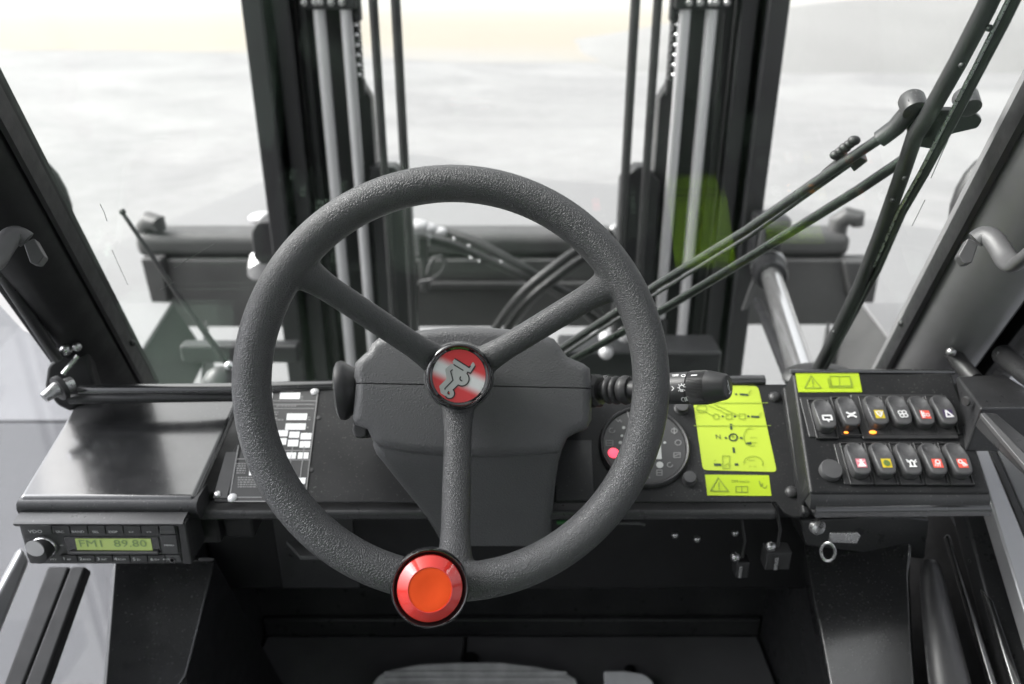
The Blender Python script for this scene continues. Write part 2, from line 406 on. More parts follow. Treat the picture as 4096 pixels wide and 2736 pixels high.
# shade near the truck painted as darker ground, far edge running right
gpatch('pavement_shade', round_poly([(-260, 300), (60, 268), (150, 228), (285, 172), (420, 150), (500, 176), (640, 186), (770, 205), (1010, 240), (1400, 300), (1400, 620), (-700, 620)], 40), 0.004, M['yard_shade'])
gpatch('truck_shade_strip', round_poly([(-900, 372), (40, 375), (150, 395), (330, 450), (330, 1000), (-900, 1000)], 20), 0.008, M['truck_shade'])  # vehicle shade beside the truck, painted as a darker ground strip
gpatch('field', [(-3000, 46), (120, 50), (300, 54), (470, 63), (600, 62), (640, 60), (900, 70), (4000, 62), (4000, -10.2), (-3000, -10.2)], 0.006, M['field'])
# low gravel embankment beyond the yard, right
mb = MB(); nx, ny = 60, 22
base = GP.hit(930, 74)
vs = []
for j in range(ny + 1):
    row = []
    for i in range(nx + 1):
        u = i / nx * 2 - 1; v = j / ny * 2 - 1
        h = max(0, 1 - abs(u) ** 2.2) * max(0, 1 - abs(v) ** 2.0)
        h = h * 2.1 + 0.05 * math.sin(i * .5 + j * .7) * (h > .05)
        row.append(mb.bm.verts.new((base.x + u * 16 + 6, base.y + 10 + v * 10, max(-0.05, h - .05))))
    vs.append(row)
for j in range(ny):
    for i in range(nx): mb.bm.faces.new((vs[j][i], vs[j][i + 1], vs[j + 1][i + 1], vs[j + 1][i]))
o = mb.build('embankment', M['gravel'], angle=180); o['kind'] = 'structure'

# ================================================================== FORKLIFT FRONT: mast, carriage, hoses, cylinder, guards
def YP(px, py, y): return yplane(y).hit(px, py)
def x0(px, y): return YP(px, 0, y).x
def zr(row, y): return YP(512, row, y).z
ZB, ZT = 0.35, 3.6
MC = 515.5
mast = thing('forklift_mast', 'black twin-channel lift mast with pale piston rods and chains outside the windscreen', 'mast', (x0(MC, 1.8), 1.8, ZB))
def mside(px, side): return px if side < 0 else 2 * MC - px
def vbar(name, a, b, y_a, y_b, side, m, ztop=ZT, zbot=ZB, bev=0.004, parent=mast):
    xa, xb = sorted((x0(mside(a, side), y_a), x0(mside(b, side), y_a)))
    mb = MB(); mb.bx(xa, xb, y_a, y_b, zbot, ztop); return mb.build(name, m, parent, bevel=bev)
for side in (-1, 1):
    # outer channel: one rolled section with two flanges and a web, drawn as a single profile
    def prof(ptsy): return [(x0(mside(p, side), 1.74), y) for p, y in ptsy]
    pr = prof([(243, 1.72), (264, 1.72), (264, 1.745), (256, 1.765), (256, 1.87), (276, 1.885), (276, 1.92), (243, 1.92)])
    mb = MB(); mb.prism([(x, y, ZB) for x, y in pr], (0, 0, ZT - ZB)); mb.build('outer_channel', M['mast'], mast, bevel=0.005, seg=3)
    pr = prof([(268, 1.76), (286, 1.76), (286, 1.778), (279, 1.79), (279, 1.86), (303, 1.875), (303, 1.91), (268, 1.91)])
    mb = MB(); mb.prism([(x, y, ZB) for x, y in pr], (0, 0, ZT - ZB)); mb.build('inner_channel', M['mast'], mast, bevel=0.005, seg=3)
    pr = prof([(289, 1.80), (298, 1.80), (300, 1.83), (346, 1.835), (349, 1.86), (289, 1.86)])
    mb = MB(); mb.prism([(x, y, ZB) for x, y in pr], (0, 0, ZT - ZB)); mb.build('mast_web', M['mast'], mast, bevel=0.003)
    yb = 1.795
    mb = MB(); xa, xb = sorted((x0(mside(341, side), yb), x0(mside(364, side), yb)))
    zt = zr(84, yb); mb.prism([(xa, yb, ZB), (xb, yb, ZB), (xb, yb, zt - .03), (xb + (xa - xb) * .35, yb, zt), (xa, yb, zt)] if side < 0 else
                              [(xa, yb, ZB), (xb, yb, ZB), (xb, yb, zt), (xa + (xb - xa) * .35, yb, zt), (xa, yb, zt - .03)], (0, .05, 0))
    mb.build('chain_anchor_plate', M['mast'], mast, bevel=0.003)
    # piston rods
    for c, r in ((318, 6.3), (345, 6.0)):
        yr = 1.765; xc = x0(mside(c, side), yr); w = abs(x0(c + r, yr) - x0(c, yr))
        mb = MB(); mb.tube([(xc, yr, ZB), (xc, yr, zr(9, yr))], w, 28); mb.build('piston_rod', M['rod'], mast)
        for row in ((322, 388) if side > 0 and c > 330 else (388,)):
            mb = MB(); z = zr(row, yr); mb.lathe([(w * 1.05, -.03), (w * 1.7, -.03), (w * 1.7, .0), (w * 1.45, .012), (w * 1.05, .012)], (xc, yr, z), Z, 24)
            mb.build('gland_nut', M['mast'], mast)
    # crosshead plate with bolts at the top
    yh = 1.745; xa, xb = sorted((x0(mside(300, side), yh), x0(mside(355, side), yh)))
    mb = MB(); mb.bx(xa, xb, yh, yh + .05, zr(9.5, yh), zr(-60, yh)); head = mb.build('crosshead', M['mast'], mast, bevel=0.006)
    for c in (304, 315, 320, 331, 342):
        mb = MB(); mb.lathe([(.006, .0), (.0075, -.003), (.0075, -.006), (.004, -.010), (.001, -.0105)], (x0(mside(c, side), yh), yh, zr(2.5, yh)), (0, 1, 0), 10)
        mb.build('bolt', M['zinc'], head)
    mb = MB(); xa, xb = sorted((x0(mside(350, side), yh), x0(mside(357.5, side), yh)))
    mb.bx(xa, xb, yh + .02, yh + .05, zr(22, yh), zr(-60, yh)); mb.build('chain_pulley_cheek', M['mast'], mast, bevel=0.005)
    # leaf chain: alternate plates and bright pins, hanging on the crosshead
    yc = 1.80; xc = x0(mside(353.5, side), yc)
    mb = MB(); xa, xb = xc - .012, xc + .012
    mb.bx(xa, xb, yc - .014, yc + .014, zr(96, yc), zr(78, yc)); chain = mb.build('lift_chain', M['mast'], mast, bevel=0.004)
    z0, z1 = zr(79, yc), zr(14, yc); nl = 13; st = (z1 - z0) / nl
    for i in range(nl):
        z = z0 + (i + .5) * st; w = .0115 if i % 2 else .0085
        mb = MB(); pts = [(xc + w * .9 * math.cos(a) , yc - .009, z + st * .56 * math.sin(a) * (1 if abs(math.sin(a)) > .5 else .9)) for a in (2 * math.pi * k / 12 for k in range(12))]
        mb.prism(pts, (0, .018, 0)); mb.build('chain_link', M['mast'], chain, bevel=0.0015)
        mb = MB(); mb.lathe([(.0048, 0), (.0052, -.001), (.0052, -.003), (.003, -.006)], (xc - side * -.0105 if i % 2 else xc + .002, yc - .010, z + st * .5), (0, 1, 0), 8)
        mb.build('chain_pin', M['chrome'], chain)
    # two thick hoses running down beside the chain, into the hose block
    for c, w in ((373, 4.7), (395.5, 5.0)):
        yh2 = 1.73; xc = x0(mside(c, side), yh2); r = abs(x0(c + w, yh2) - x0(c, yh2))
        mb = MB(); mb.tube([(xc, yh2, ZB), (xc, yh2, ZT)], r, 18); mb.build('mast_hose', M['rubber'], mast)
    yk = 1.77; xa, xb = sorted((x0(mside(356, side), yk), x0(mside(399, side), yk))); zt = zr(167, yk)
    mid = (xa + xb) / 2
    mb = MB(); mb.prism([(xa, yk, ZB), (xb, yk, ZB), (xb, yk, zt - .035), (mid + .012, yk, zt), (mid - .012, yk, zt), (xa, yk, zt - .03 if side > 0 else zt)], (0, .06, 0))
    mb.build('hose_guide_block', M['mast'], mast, bevel=0.005)
# bent pale guard strip on the outer edge of the mast, near the tilt cylinder
mb = MB(); y = 1.66
mb.plate([(762, 226), (767, 226), (759, 283), (748, 309), (742, 311), (753, 281)], yplane(y), 0, .01); mb.build('guard_strip', M['handle'], mast, bevel=0.002)

CY = 2.35
car = thing('fork_carriage', 'worn grey steel fork carriage lying across behind the lift mast', 'carriage', (0, CY, zr(330, CY)))
def ybox(name, px0, r0, px1, r1, y, dy, m, parent, bev=0.006, seg=2):
    a = YP(px0, r0, y); b = YP(px1, r1, y)
    mb = MB(); mb.bx(min(a.x, YP(px0, r1, y).x) if 0 else a.x, b.x, y, y + dy, b.z, a.z); return mb.build(name, m, parent, bevel=bev, seg=seg)
bar = ybox('top_bar', 131, 235, 850, 259, CY - .05, .13, M['carriage'], car, 0.03, 5)
mb = MB(); y = CY - .02
mb.plate([(158, 263), (858, 263), (858, 325), (640, 325), (640, 327), (163, 327)], yplane(y), 0, .05); mb.build('face_plate', M['carriage'], car, bevel=0.006)
mb = MB(); mb.plate([(140, 259), (161, 259), (168, 303), (151, 303)], yplane(y - .03), 0, .05); mb.build('end_bracket', M['carriage'], car, bevel=0.006)
mb = MB(); mb.plate([(845, 262), (882, 262), (874, 304), (852, 304)], yplane(y - .03), 0, .05); mb.build('end_bracket', M['carriage'], car, bevel=0.006)
ybox('ledge', 158, 260.5, 880, 265.5, CY - .07, .06, M['carriage'], car, 0.004)
ybox('middle_rail', 410, 283, 632, 289, CY - .09, .06, M['carriage'], car, 0.006)
for px, r in ((146, 225), (839, 220)):
    c = YP(px, r, CY); mb = MB()
    mb.tube([c + Vector((0, 0, -.05)), c + Vector((0, 0, -.005)), c + Vector((.02, -.01, .014)), c + Vector((.045, -.02, .012)), c + Vector((.05, -.02, -.012))], [.028, .03, .03, .028, .018], 14)
    mb.build('lifting_lug', M['carriage'], car)
for px in (196, 232, 800, 838):
    ybox('stiffener', px, 266, px + 7, 324, CY - .05, .03, M['carriage'], car, 0.004)
for px in (214, 470, 560, 818):
    mb = MB(); mb.lathe([(.018, 0), (.018, -.012), (.012, -.016), (.001, -.016)], YP(px, 275, CY - .02), (0, 1, 0), 6); mb.build('bolt_head', M['zinc'] if 0 else M['carriage'], car)
# hydraulic hoses crossing in front of the carriage
def hose(pts, r, lbl, zfit=True, grp=None):
    P3 = [YP(px, py, yy) for px, py, yy in pts]
    out = []
    for i in range(len(P3) - 1):
        p0 = P3[max(i - 1, 0)]; p1 = P3[i]; p2 = P3[i + 1]; p3 = P3[min(i + 2, len(P3) - 1)]
        for k in range(8):
            t = k / 8; out.append(0.5 * ((2 * p1) + (p2 - p0) * t + (2 * p0 - 5 * p1 + 4 * p2 - p3) * t * t + (3 * p1 - p0 - 3 * p2 + p3) * t ** 3))
    out.append(P3[-1])
    root = thing('hydraulic_hose', lbl, 'hose', out[0], 'hydraulic hoses on the carriage')
    mb = MB(); mb.tube(out, r, 12); mb.build('hose', M['rubber'], root)
    t = (out[1] - out[0]).normalized()
    mb = MB(); mb.lathe([(r * 1.0, -.01), (r * 1.3, -.01), (r * 1.3, .03), (r * 1.05, .034)], out[0], t, 12); mb.build('fitting', M['zinc'], root)
    return root
hose([(416, 230, 2.20), (448, 233, 2.18), (480, 244, 2.14), (520, 266, 2.1), (556, 288, 2.1), (585, 302, 2.12), (618, 330, 2.2), (640, 365, 2.25)], .013, 'upper black hydraulic hose sloping down to the right from the left mast')
hose([(420, 238, 2.22), (450, 245, 2.20), (490, 261, 2.17), (530, 279, 2.13), (560, 294, 2.13), (596, 322, 2.18), (612, 350, 2.22)], .013, 'lower black hydraulic hose sloping down to the right from the left mast')
hose([(622, 226, 2.16), (604, 236, 2.14), (575, 252, 2.08), (545, 274, 2.04), (522, 294, 2.04), (500, 322, 2.08), (484, 352, 2.1)], .013, 'upper black hydraulic hose sloping down to the left under the wheel rim')
hose([(630, 232, 2.17), (606, 246, 2.14), (580, 261, 2.1), (555, 279, 2.06), (532, 298, 2.06), (510, 326, 2.1), (496, 352, 2.12)], .013, 'lower black hydraulic hose sloping down to the left under the wheel rim')
# valve fittings by the left mast
vt = thing('valve_block', 'small steel valve fittings with a bent pipe loop beside the left mast', 'valve', YP(420, 265, 2.2))
mb = MB(); a = YP(424, 262, 2.2); mb.bx(a.x - .012, a.x + .012, 2.19, 2.22, a.z - .09, a.z + .07); mb.build('valve_body', M['carriage'], vt, bevel=.004)
mb = MB(); a = YP(417, 256, 2.19); mb.tube([a, a + Vector((0, 0, .08))], .008, 10); mb.build('pipe', M['zinc'], vt)
mb = MB(); mb.tube([YP(*q, 2.18) for q in ((420, 282), (432, 280), (442, 272), (446, 262), (441, 256), (434, 258), (430, 265), (428, 274))], .006, 10); mb.build('pipe_loop', M['handle'], vt)
for px, r, w in ((418, 227, .03), (428, 229, .024), (440, 232, .02)):
    mb = MB(); mb.ball(YP(px, r, 2.18), w, 14, (1.3, 1, .7)); mb.build('connector', M['rod'], vt)
for px, r in ((454, 239), (469, 246), (471, 258), (479, 261), (501, 262)):
    mb = MB(); mb.ball(YP(px, r, 2.02), .0035, 8); mb.build('rivet', M['chrome'], vt)

# tilt cylinder, right
a = YP(769, 268, 1.66); b = P(805, 385, 1.18)
tc = thing('tilt_cylinder', 'bright chrome tilt cylinder rod with black end fittings right of the mast', 'hydraulic cylinder', b)
ax = (b - a).normalized()
mb = MB(); mb.tube([a + ax * .03, b], .021, 28); mb.build('piston_rod', M['chrome'], tc)
mb = MB(); mb.lathe([(.020, .07), (.031, .07), (.034, .06), (.034, .03), (.037, .026), (.037, .0), (.030, -.004), (.030, -.03), (.035, -.035), (.035, -.07), (.02, -.085)], a, ax, 28); mb.build('rod_end', M['mast'], tc)
mb = MB(); mb.lathe([(.036, -.012), (.0385, -.008), (.0385, .004), (.036, .008)], a + ax * -.01, ax, 28); mb.build('collar', M['zinc'], tc)
c = YP(770, 250, 1.66); mb = MB(); mb.bx(c.x - .035, c.x + .03, 1.67, 1.72, c.z - .04, c.z + .075); mb.build('clevis', M['mast'], tc, bevel=.008)
mb = MB(); mb.ball(YP(772, 222, 1.68), .038, 18, (1.1, 1, .55)); mb.build('clevis_cap', M['handle'], tc)
a2 = YP(757, 300, 1.60); b2 = P(794, 388, 1.2); mb = MB(); mb.tube([a2, b2], .010, 12); mb.build('guard_rod', M['mast'], tc)
mb = MB(); mb.ball(P(820, 377, 1.17), .035, 20, (1.6, 1, .5)); mb.build('end_boot', M['rubber'], tc)

# work lamp beside the left mast
wl0 = YP(262, 240, 1.9)
wk = thing('work_lamp', 'black work lamp fixed on the outer side of the left mast', 'lamp', wl0)
mb = MB(); mb.plate(round_poly([(250, 232), (256, 222), (276, 220), (292, 224), (290, 262), (262, 266), (253, 260)], 4), yplane(1.86), 0, .09); mb.build('lamp_housing', M['mast'], wk, bevel=.01)
mb = MB(); mb.lathe([(.005, 0), (.022, .004), (.03, .03), (.033, .05)], YP(258, 256, 1.84), (.25, -.6, -.4), 18); mb.build('lamp_reflector', M['chrome'], wk)
mb = MB(); mb.ball(YP(264, 218, 1.9), .03, 14, (1.3, 1, .5)); mb.build('lamp_cap', M['rod'], wk)

# mudguards
M['fender'] = wear(mat('grey_mudguard', (0.22, 0.22, 0.225), 0.42), 8, 0.2, 0.1, 0.0002, 60)
for nm, tp, wall, lbl in (('mudguard', [(172, 302), (40, 302), (-60, 420), (98, 420)], None, 'flat grey mudguard outside the left windscreen pillar'),
                          ('mudguard', [(862, 302), (990, 302), (1080, 420), (952, 420)], None, 'flat grey mudguard outside the right windscreen pillar')):
    MUD = slope(P(172 if tp[0][0] < 500 else 862, 302, 2.3), 11)
    root = thing(nm, lbl, 'mudguard', MUD.hit(*tp[0], -.3))
    mb = MB(); mb.plate(tp, MUD, -.012, 0); mb.build('top_plate', M['fender'], root, bevel=.004)
    s = 1 if tp[0][0] < 500 else -1
    mb = MB(); e0, e1 = MUD.hit(*tp[0], -.012), MUD.hit(*tp[3], -.012)
    mb.loft([[e0, e0 + Vector((-.01 * s, 0, 0)), e0 + Vector((.07 * s, 0, -.17)), e0 + Vector((.08 * s, 0, -.17))],
             [e1, e1 + Vector((-.01 * s, 0, 0)), e1 + Vector((.07 * s, 0, -.17)), e1 + Vector((.08 * s, 0, -.17))]]); mb.build('inner_skirt', M['carriage'], root, bevel=.003)
    mb = MB(); mb.prism([e0 + Vector((.085 * s, .0, -.06)), e0 + Vector((.085 * s, -.35, -.62)), e0 + Vector((.085 * s, 0, -.62))], (.008 * s, 0, 0)); mb.build('stay', M['carriage'], root)
# front cross beam low behind the windscreen
cb = ybox('cross_beam', 178, 346, 300, 364, 1.62, .04, M['mast'], None, 0.008); tag(cb, 'dark steel cross beam low behind the windscreen on the left', 'beam')
cb = ybox('cross_beam', 560, 352, 720, 378, 1.55, .1, M['mast'], None, 0.008); tag(cb, 'dark steel cross beam low behind the steering column on the right', 'beam')
for (px, r), wh in zip(((606, 338), (606, 352), (624, 335)), ('upper left of three', 'lowest of three', 'rightmost of three')):
    mb = MB(); c = YP(px, r, 1.54); mb.ball(c, .016, 14); o = mb.build('grease_nipple', M['rod']); tag(o, 'small bright steel fitting on the beam behind the steering wheel, ' + wh, 'fitting', 'steel fittings low behind the windscreen')

# outside mirrors, mostly behind the pillars
for c, s, lbl in ((P(36, 206, 1.35), -1, 'rounded black outside mirror peeping from behind the left pillar'), (P(986, 206, 1.35), 1, 'rounded black outside mirror peeping from behind the right pillar')):
    root = thing('outside_mirror', lbl, 'mirror', c)
    mb = MB(); mb.ball(c, .06, 20, (1.0, .5, 1.55)); mb.build('mirror_shell', M['dplastic'], root)
    mb = MB(); mb.tube([c + Vector((0, 0, -.07)), c + Vector((.03 * -s, 0, -.16)), c + Vector((.06 * -s, -.02, -.28))], .012, 10); mb.build('mirror_arm', M['mast'], root)

# ================================================================== CAB: windscreen, pillars, doors
ws = [(-900, -1500), (1900, -1500), (1180, 560), (-140, 560)]
def windpt(px, py, h=0.0): return WIND.hit(px, py, h)
bl, br = windpt(140, 372), windpt(884, 372)
up = (windpt(512, 0) - windpt(512, 372)).normalized()
e_l = (windpt(0, 112) - bl).normalized(); e_r = (windpt(1024, 113) - br).normalized()
dn = -0.10; L = 1.25
mb = MB(); q = [bl + e_l * dn - X * .02, br + e_r * dn + X * .02, br + e_r * L + X * .02, bl + e_l * L - X * .02]
mb.prism(q, WIND.n * .005); o = mb.build('windscreen', M['glass'], smooth=False); tag(o, 'clear raked front windscreen of the cab with faint reflections of labels', 'windscreen')

mb = MB()
for ln, w in (([(100, 204), (104, 212), (107, 221)], .0007), ([(112, 250), (120, 268), (128, 285)], .0006), ([(948, 140), (938, 162), (931, 178)], .0009), ([(960, 118), (955, 128)], .0006), ([(925, 200), (912, 226)], .0008), ([(870, 282), (845, 335), (832, 362)], .0009), ([(174, 268), (200, 252), (214, 244)], .0008), ([(160, 290), (174, 282)], .0007)):
    for a, b in zip(ln, ln[1:]): mb.ribbon([windpt(*a, -.0006), windpt(*b, -.0006)], w, -WIND.n)
mb.build('scratch', M['grey'], o, smooth=False, kind='stuff')
def pillar(side):
    b0 = (bl if side < 0 else br); e = (e_l if side < 0 else e_r)
    root = thing('windscreen_pillar', 'dark raked windscreen pillar on the left with black door channel' if side < 0 else 'grey rounded windscreen pillar on the right with black rubber edge', 'pillar', b0 + e * -.06)
    into = -WIND.n
    def sec(t, pts): 
        c = b0 + e * t
        return [c + X * (side * a * (.70 if side < 0 else 1.0)) + into * d for a, d in pts]
    T0, T1 = -.10, 1.25
    body = [(.0, .0), (.004, .022), (.016, .040), (.036, .052), (.058, .056), (.074, .052), (.080, .044), (.080, -.03), (.0, -.03)]
    mb = MB(); mb.loft([sec(T0, body), sec(T1, body)]); mb.build('pillar_tube', M['pillar'] if side > 0 else M['matte'], root, angle=40)  # left tube darker, right paler: side light and shade put into the colour
    seal = [(-.007, -.012), (-.007, .010), (-.002, .013), (-.0005, .010), (-.0005, -.012)]
    mb = MB(); mb.loft([sec(T0, seal), sec(T1, seal)]); mb.build('rubber_seal', M['rubber'], root)
    ch = [(.082, -.03), (.082, .040), (.088, .040), (.088, -.01), (.112, -.012), (.112, .034), (.122, .034), (.122, -.03)]
    mb = MB(); mb.loft([sec(T0, ch), sec(T1, ch)]); mb.build('door_channel', M['matte'], root, bevel=.0015)
    fr = [(.124, -.02), (.124, .028), (.134, .034), (.150, .034), (.154, .026), (.154, -.02)]
    if side > 0: mb = MB(); mb.loft([sec(T0 + .03, fr), sec(T1, fr)]); mb.build('door_frame', M['satin'], root, bevel=.003)
    for t in ((.12,) if side > 0 else (.07,)):
        c = b0 + e * t - X * side * .007 + WIND.n * .006
        mb = MB(); mb.ball(c, .0045, 10); mb.build('glazing_clip', M['dplastic'], root)
    return root
pillar(-1); pillar(1)

# ================================================================== DASHBOARD
E = EYE
dash = thing('dashboard', 'black sloping dashboard with gauge, data plate and yellow-green labels behind the wheel', 'dashboard', DASH.hit(512, 500) - Z * .06)
mb = MB()
out = [(258, 386), (790, 384), (806, 503), (805, 512), (801, 517), (793, 517), (785, 513), (780, 506), (776, 502), (213, 502)]
mb.plate(round_poly(out, 1.5, 2), DASH, -.004, 0); mb.build('dash_panel', M['panel'], dash, bevel=.0015)
# rolled rear edge of the dash
mb = MB(); mb.tube([DASH.hit(80, 391, .002), DASH.hit(240, 389, .002), DASH.hit(330, 386, -.002), DASH.hit(500, 384, -.004), DASH.hit(764, 381, -.002)], .0075, 16)
mb.build('rolled_rear_edge', M['gloss'], dash)
mb = MB(); mb.tube([DASH.hit(70, 399, .0), DASH.hit(150, 398, .0), DASH.hit(300, 396, -.012)], .006, 12); mb.build('grab_rail', M['satin'], dash)
# front lip, dark gap and rail under the panel
f0, f1 = DASH.hit(196, 502, -.004), DASH.hit(776, 502, -.004)
mb = MB(); mb.bx(f0.x, f1.x, f0.y - .010, f0.y + .02, f0.z - .018, f0.z - .006); mb.build('front_lip', M['satin'], dash, bevel=.004, seg=3)
mb = MB(); mb.bx(f0.x - .06, f1.x + .22, f0.y + .085, f0.y + .24, f0.z - .085, f0.z - .024); mb.build('under_tray', M['matte'], dash, bevel=.004)
mb = MB(); mb.bx(DASH.hit(557, 500).x, DASH.hit(603, 500).x, f0.y - .0115, f0.y - .008, f0.z - .0215, f0.z - .0185); mb.build('green_edge_trim', M['dgreen'], dash)
# strip of ribbed trim panel right of the column
mb = MB(); mb.plate([(556, 440), (592, 440), (594, 500), (556, 500)], DASH, 0, .002); mb.build('trim_panel', M['satin'], dash, bevel=.0008)
for px, r in ((337, 423), (318, 494), (325, 415), (312, 470)):
    pass
c9 = crop(860, 1500, 2.8)
for q in ((1160, 480), (1080, 1065)):
    mb = MB(); mb.lathe([(.0028, .0), (.0028, .0008), (.0015, .001)], DASH.hit(*c9(*q)), DASH.n, 10); mb.build('screw_hole', M['rubber'], dash)

# ---- data plate, left of the column
dp = MB(); plate_px = [c9(345, 145), c9(1165, 145), c9(1015, 1425), c9(150, 1425)]
PLW = DASH
pc = MB(); ctr = DASH.hit(*c9(655, 800), .0012)
pc.plate([c9(470, 148), c9(1165, 148), c9(1010, 1425), c9(148, 1425)], DASH, 0, .0012); dplate = pc.build('data_plate', M['dplastic'], dash)
lines = MB()
def L9(*pts): return [c9(*p) for p in pts]
lines.strokes([L9((360, 160), (1160, 160)), L9((345, 290), (1140, 290)), L9((600, 330), (1110, 330)), L9((590, 375), (1105, 375)), L9((700, 845), (1060, 845)), L9((560, 950), (1050, 950)),
               L9((1155, 150), (1005, 1420)), L9((262, 790), (155, 1415)), L9((155, 1415), (600, 1415)), L9((250, 1370), (520, 1370)), L9((870, 800), (840, 1010)), L9((1000, 800), (955, 1150)), L9((250, 940), (350, 940))], 1.1, DASH, .0016)
lines.build('plate_lines', M['grey'], dplate, smooth=False)
wf = MB()
def field(x0, y0, x1, y1, sk=-0.10):
    w = lambda x, y: c9(x, y)
    wf.sheet([w(x0 + 8, y0), w(x1, y0), w(x1 - 10, y1), w(x0 - 2, y1)], DASH, .0018)
for b in ((722, 196, 958, 270), (800, 430, 1035, 504), (785, 542, 1020, 614), (700, 618, 820, 686), (828, 634, 950, 704), (955, 650, 1085, 722), (680, 706, 805, 782), (812, 724, 938, 800), (945, 740, 1072, 814),
          (660, 862, 780, 934), (795, 866, 912, 938), (925, 866, 1052, 938), (900, 1150, 1018, 1220), (600, 200, 650, 260), (380, 1060, 470, 1125)):
    field(*b)
wf.build('plate_fields', M['paper'], dplate, smooth=False, kind='stuff')
gp = MB(); random.seed(3)
for (x0_, y0_, x1_, y1_) in ((640, 410, 715, 438), (650, 475, 710, 500), (655, 495, 775, 520), (660, 530, 705, 552), (690, 340, 915, 365), (240, 985, 350, 1095), (255, 1140, 470, 1250), (960, 235, 990, 262), (1040, 465, 1075, 495), (1025, 580, 1060, 605)):
    y = y0_
    while y < y1_:
        x = x0_
        while x < x1_ - 6:
            w = random.uniform(14, 40); w = min(w, x1_ - x)
            gp.sheet([c9(x, y), c9(x + w - 5, y), c9(x + w - 6, y + 15), c9(x - 1, y + 15)], DASH, .0018); x += w + 3
        y += 26
gp.build('plate_text', M['grey'], dplate, smooth=False, kind='stuff')
for q in ((1118, 186), (196, 1376)):
    mb = MB(); mb.lathe([(.0052, 0), (.005, .001), (.0032, .0022), (.001, .0026)], DASH.hit(*c9(*q), .0012), DASH.n, 18); mb.build('rivet', M['rod'], dplate)
# second plate hidden mostly under the console box edge
mb = MB(); mb.plate([(226, 452), (238, 452), (227, 498), (213, 498)], DASH, 0, .001); p2 = mb.build('small_plate', M['dplastic'], dash)
mb = MB(); mb.lathe([(.004, 0), (.003, .0016), (.001, .002)], DASH.hit(218, 494, .001), DASH.n, 12); mb.build('rivet', M['zinc'], p2)

# ---- instrument cluster
gc = DASH.hit(643, 447)
g2 = lambda x, y: ((2250 + x / 2.4716) / 4, (1500 + y / 2.4716) / 4)
gr = (DASH.hit(688, 447) - DASH.hit(600, 447)).length / 2
gcen = (DASH.hit(688, 447) + DASH.hit(600, 447)) / 2
mb = MB(); mb.lathe([(gr * 1.03, 0), (gr * 1.03, .004), (gr * .985, .007), (gr * .95, .0062), (gr * .93, .0035), (.001, .0035)], gcen, DASH.n, 64); clus = mb.build('instrument_cluster', M['dplastic'], dash)
mb = MB(); mb.lathe([(gr * .925, .0036), (gr * .925, .0042), (.001, .0042)], gcen, DASH.n, 64); mb.build('gauge_face', wear(mat('gauge_face', (0.055, 0.055, 0.056), 0.35), 60, .1, .05), clus)
ic = MB(); H = .0048
def G(*pts): return [g2(*p) for p in pts]
def sq(x, y, w, h): return G((x - w, y - h), (x + w, y - h), (x + w, y + h), (x - w, y + h), (x - w, y - h))
ic.strokes([sq(465, 672, 34, 24), G((440, 672), (490, 672)), G(*[(555 + a, 450 + b) for a, b in ((-25, -10), (-5, 12), (10, -8), (28, 14))]), [g2(490 + 28 * math.cos(t), 548 + 24 * math.sin(t)) for t in (i * .6 for i in range(9))],
            [g2(1105 + 30 * math.cos(t), 552 + 22 * math.sin(t)) for t in (i * .7 for i in range(10))], G((1105, 520), (1105, 585)), [g2(1143 + 30 * math.cos(t), 668 + 26 * math.sin(t)) for t in (i * .7 for i in range(10))],
            sq(1133, 792, 32, 24), G((1110, 800), (1155, 780)), [g2(1062 + 26 * math.cos(t), 888 + 24 * math.sin(t)) for t in (i * .7 for i in range(8))], sq(958, 965, 26, 26), G((935, 965), (982, 965)),
            G((640, 360), (655, 420)), G((850, 1000), (862, 1020))], 1.1, DASH, H)
ic.build('dial_symbols', M['grey'], clus, smooth=False)
mb = MB(); 
for x, y, r in ((962, 888, 36), (572, 668, 18), (605, 520, 16), (588, 600, 14), (1010, 668, 14)):
    mb.sheet([g2(x + r * math.cos(t), y + r * .9 * math.sin(t)) for t in (2 * math.pi * i / 14 for i in range(14))], DASH, H)
mb.sheet([g2(900, 690), g2(972, 690), g2(982, 832), g2(905, 832)], DASH, H)
mb.build('dial_display', M['grey'] if 0 else M['silver'], clus, smooth=False)
mb = MB(); mb.lathe([(.0062, .0035), (.0062, .0052), (.004, .0062), (.001, .0065)], DASH.hit(*g2(500, 790)), DASH.n, 16); lab(mb.build('warning_light', M['lamp_red'], clus), 'lit red warning light')
for q, r in (((1248, 1035), .0076), ((1172, 335), .0076)):
    mb = MB(); mb.lathe([(r * 1.08, 0), (r * 1.08, .001), (r, .0015), (r, .006), (r * .9, .008), (.001, .0083)], DASH.hit(*g2(*q)), DASH.n, 28); mb.build('blanking_plug', M['plastic'], dash)

# ---- yellow-green instruction labels on the dash
yl = MB(); yl.plate(round_poly([(691, 385), (758, 386), (777, 472), (703, 470)], 4.5, 5), DASH, 0, .0006)
lb1 = yl.build('instruction_label', M['yellow2'], dash); lab(lb1, 'large yellow-green instruction label with N and park symbol')
HI = .0011
tx = MB()
tx.strokes([G((1665, 485), (1668, 535)), G((1690, 720), (1696, 765))], 2.3, DASH, HI)
tx.strokes([G((1505, 886), (1562, 886))], 2.8, DASH, HI); tx.strokes([G((1708, 884), (1732, 884))], 2.6, DASH, HI)
tx.strokes([G((1610, 622), (1622, 622)), G((1760, 622), (1774, 622)), G((1710, 190), (1722, 190)), G((1578, 408), (1588, 408)), G((1700, 408), (1710, 408)), G((1832, 408), (1842, 408))], 2.2, DASH, HI)
text_mb(tx, 'N', DASH, g2(1540, 612), 5.2, HI)
tx.strokes([[g2(1688 + 40 * math.cos(t), 616 + 34 * math.sin(t)) for t in (i * .5 for i in range(14))]], 1.5, DASH, HI)
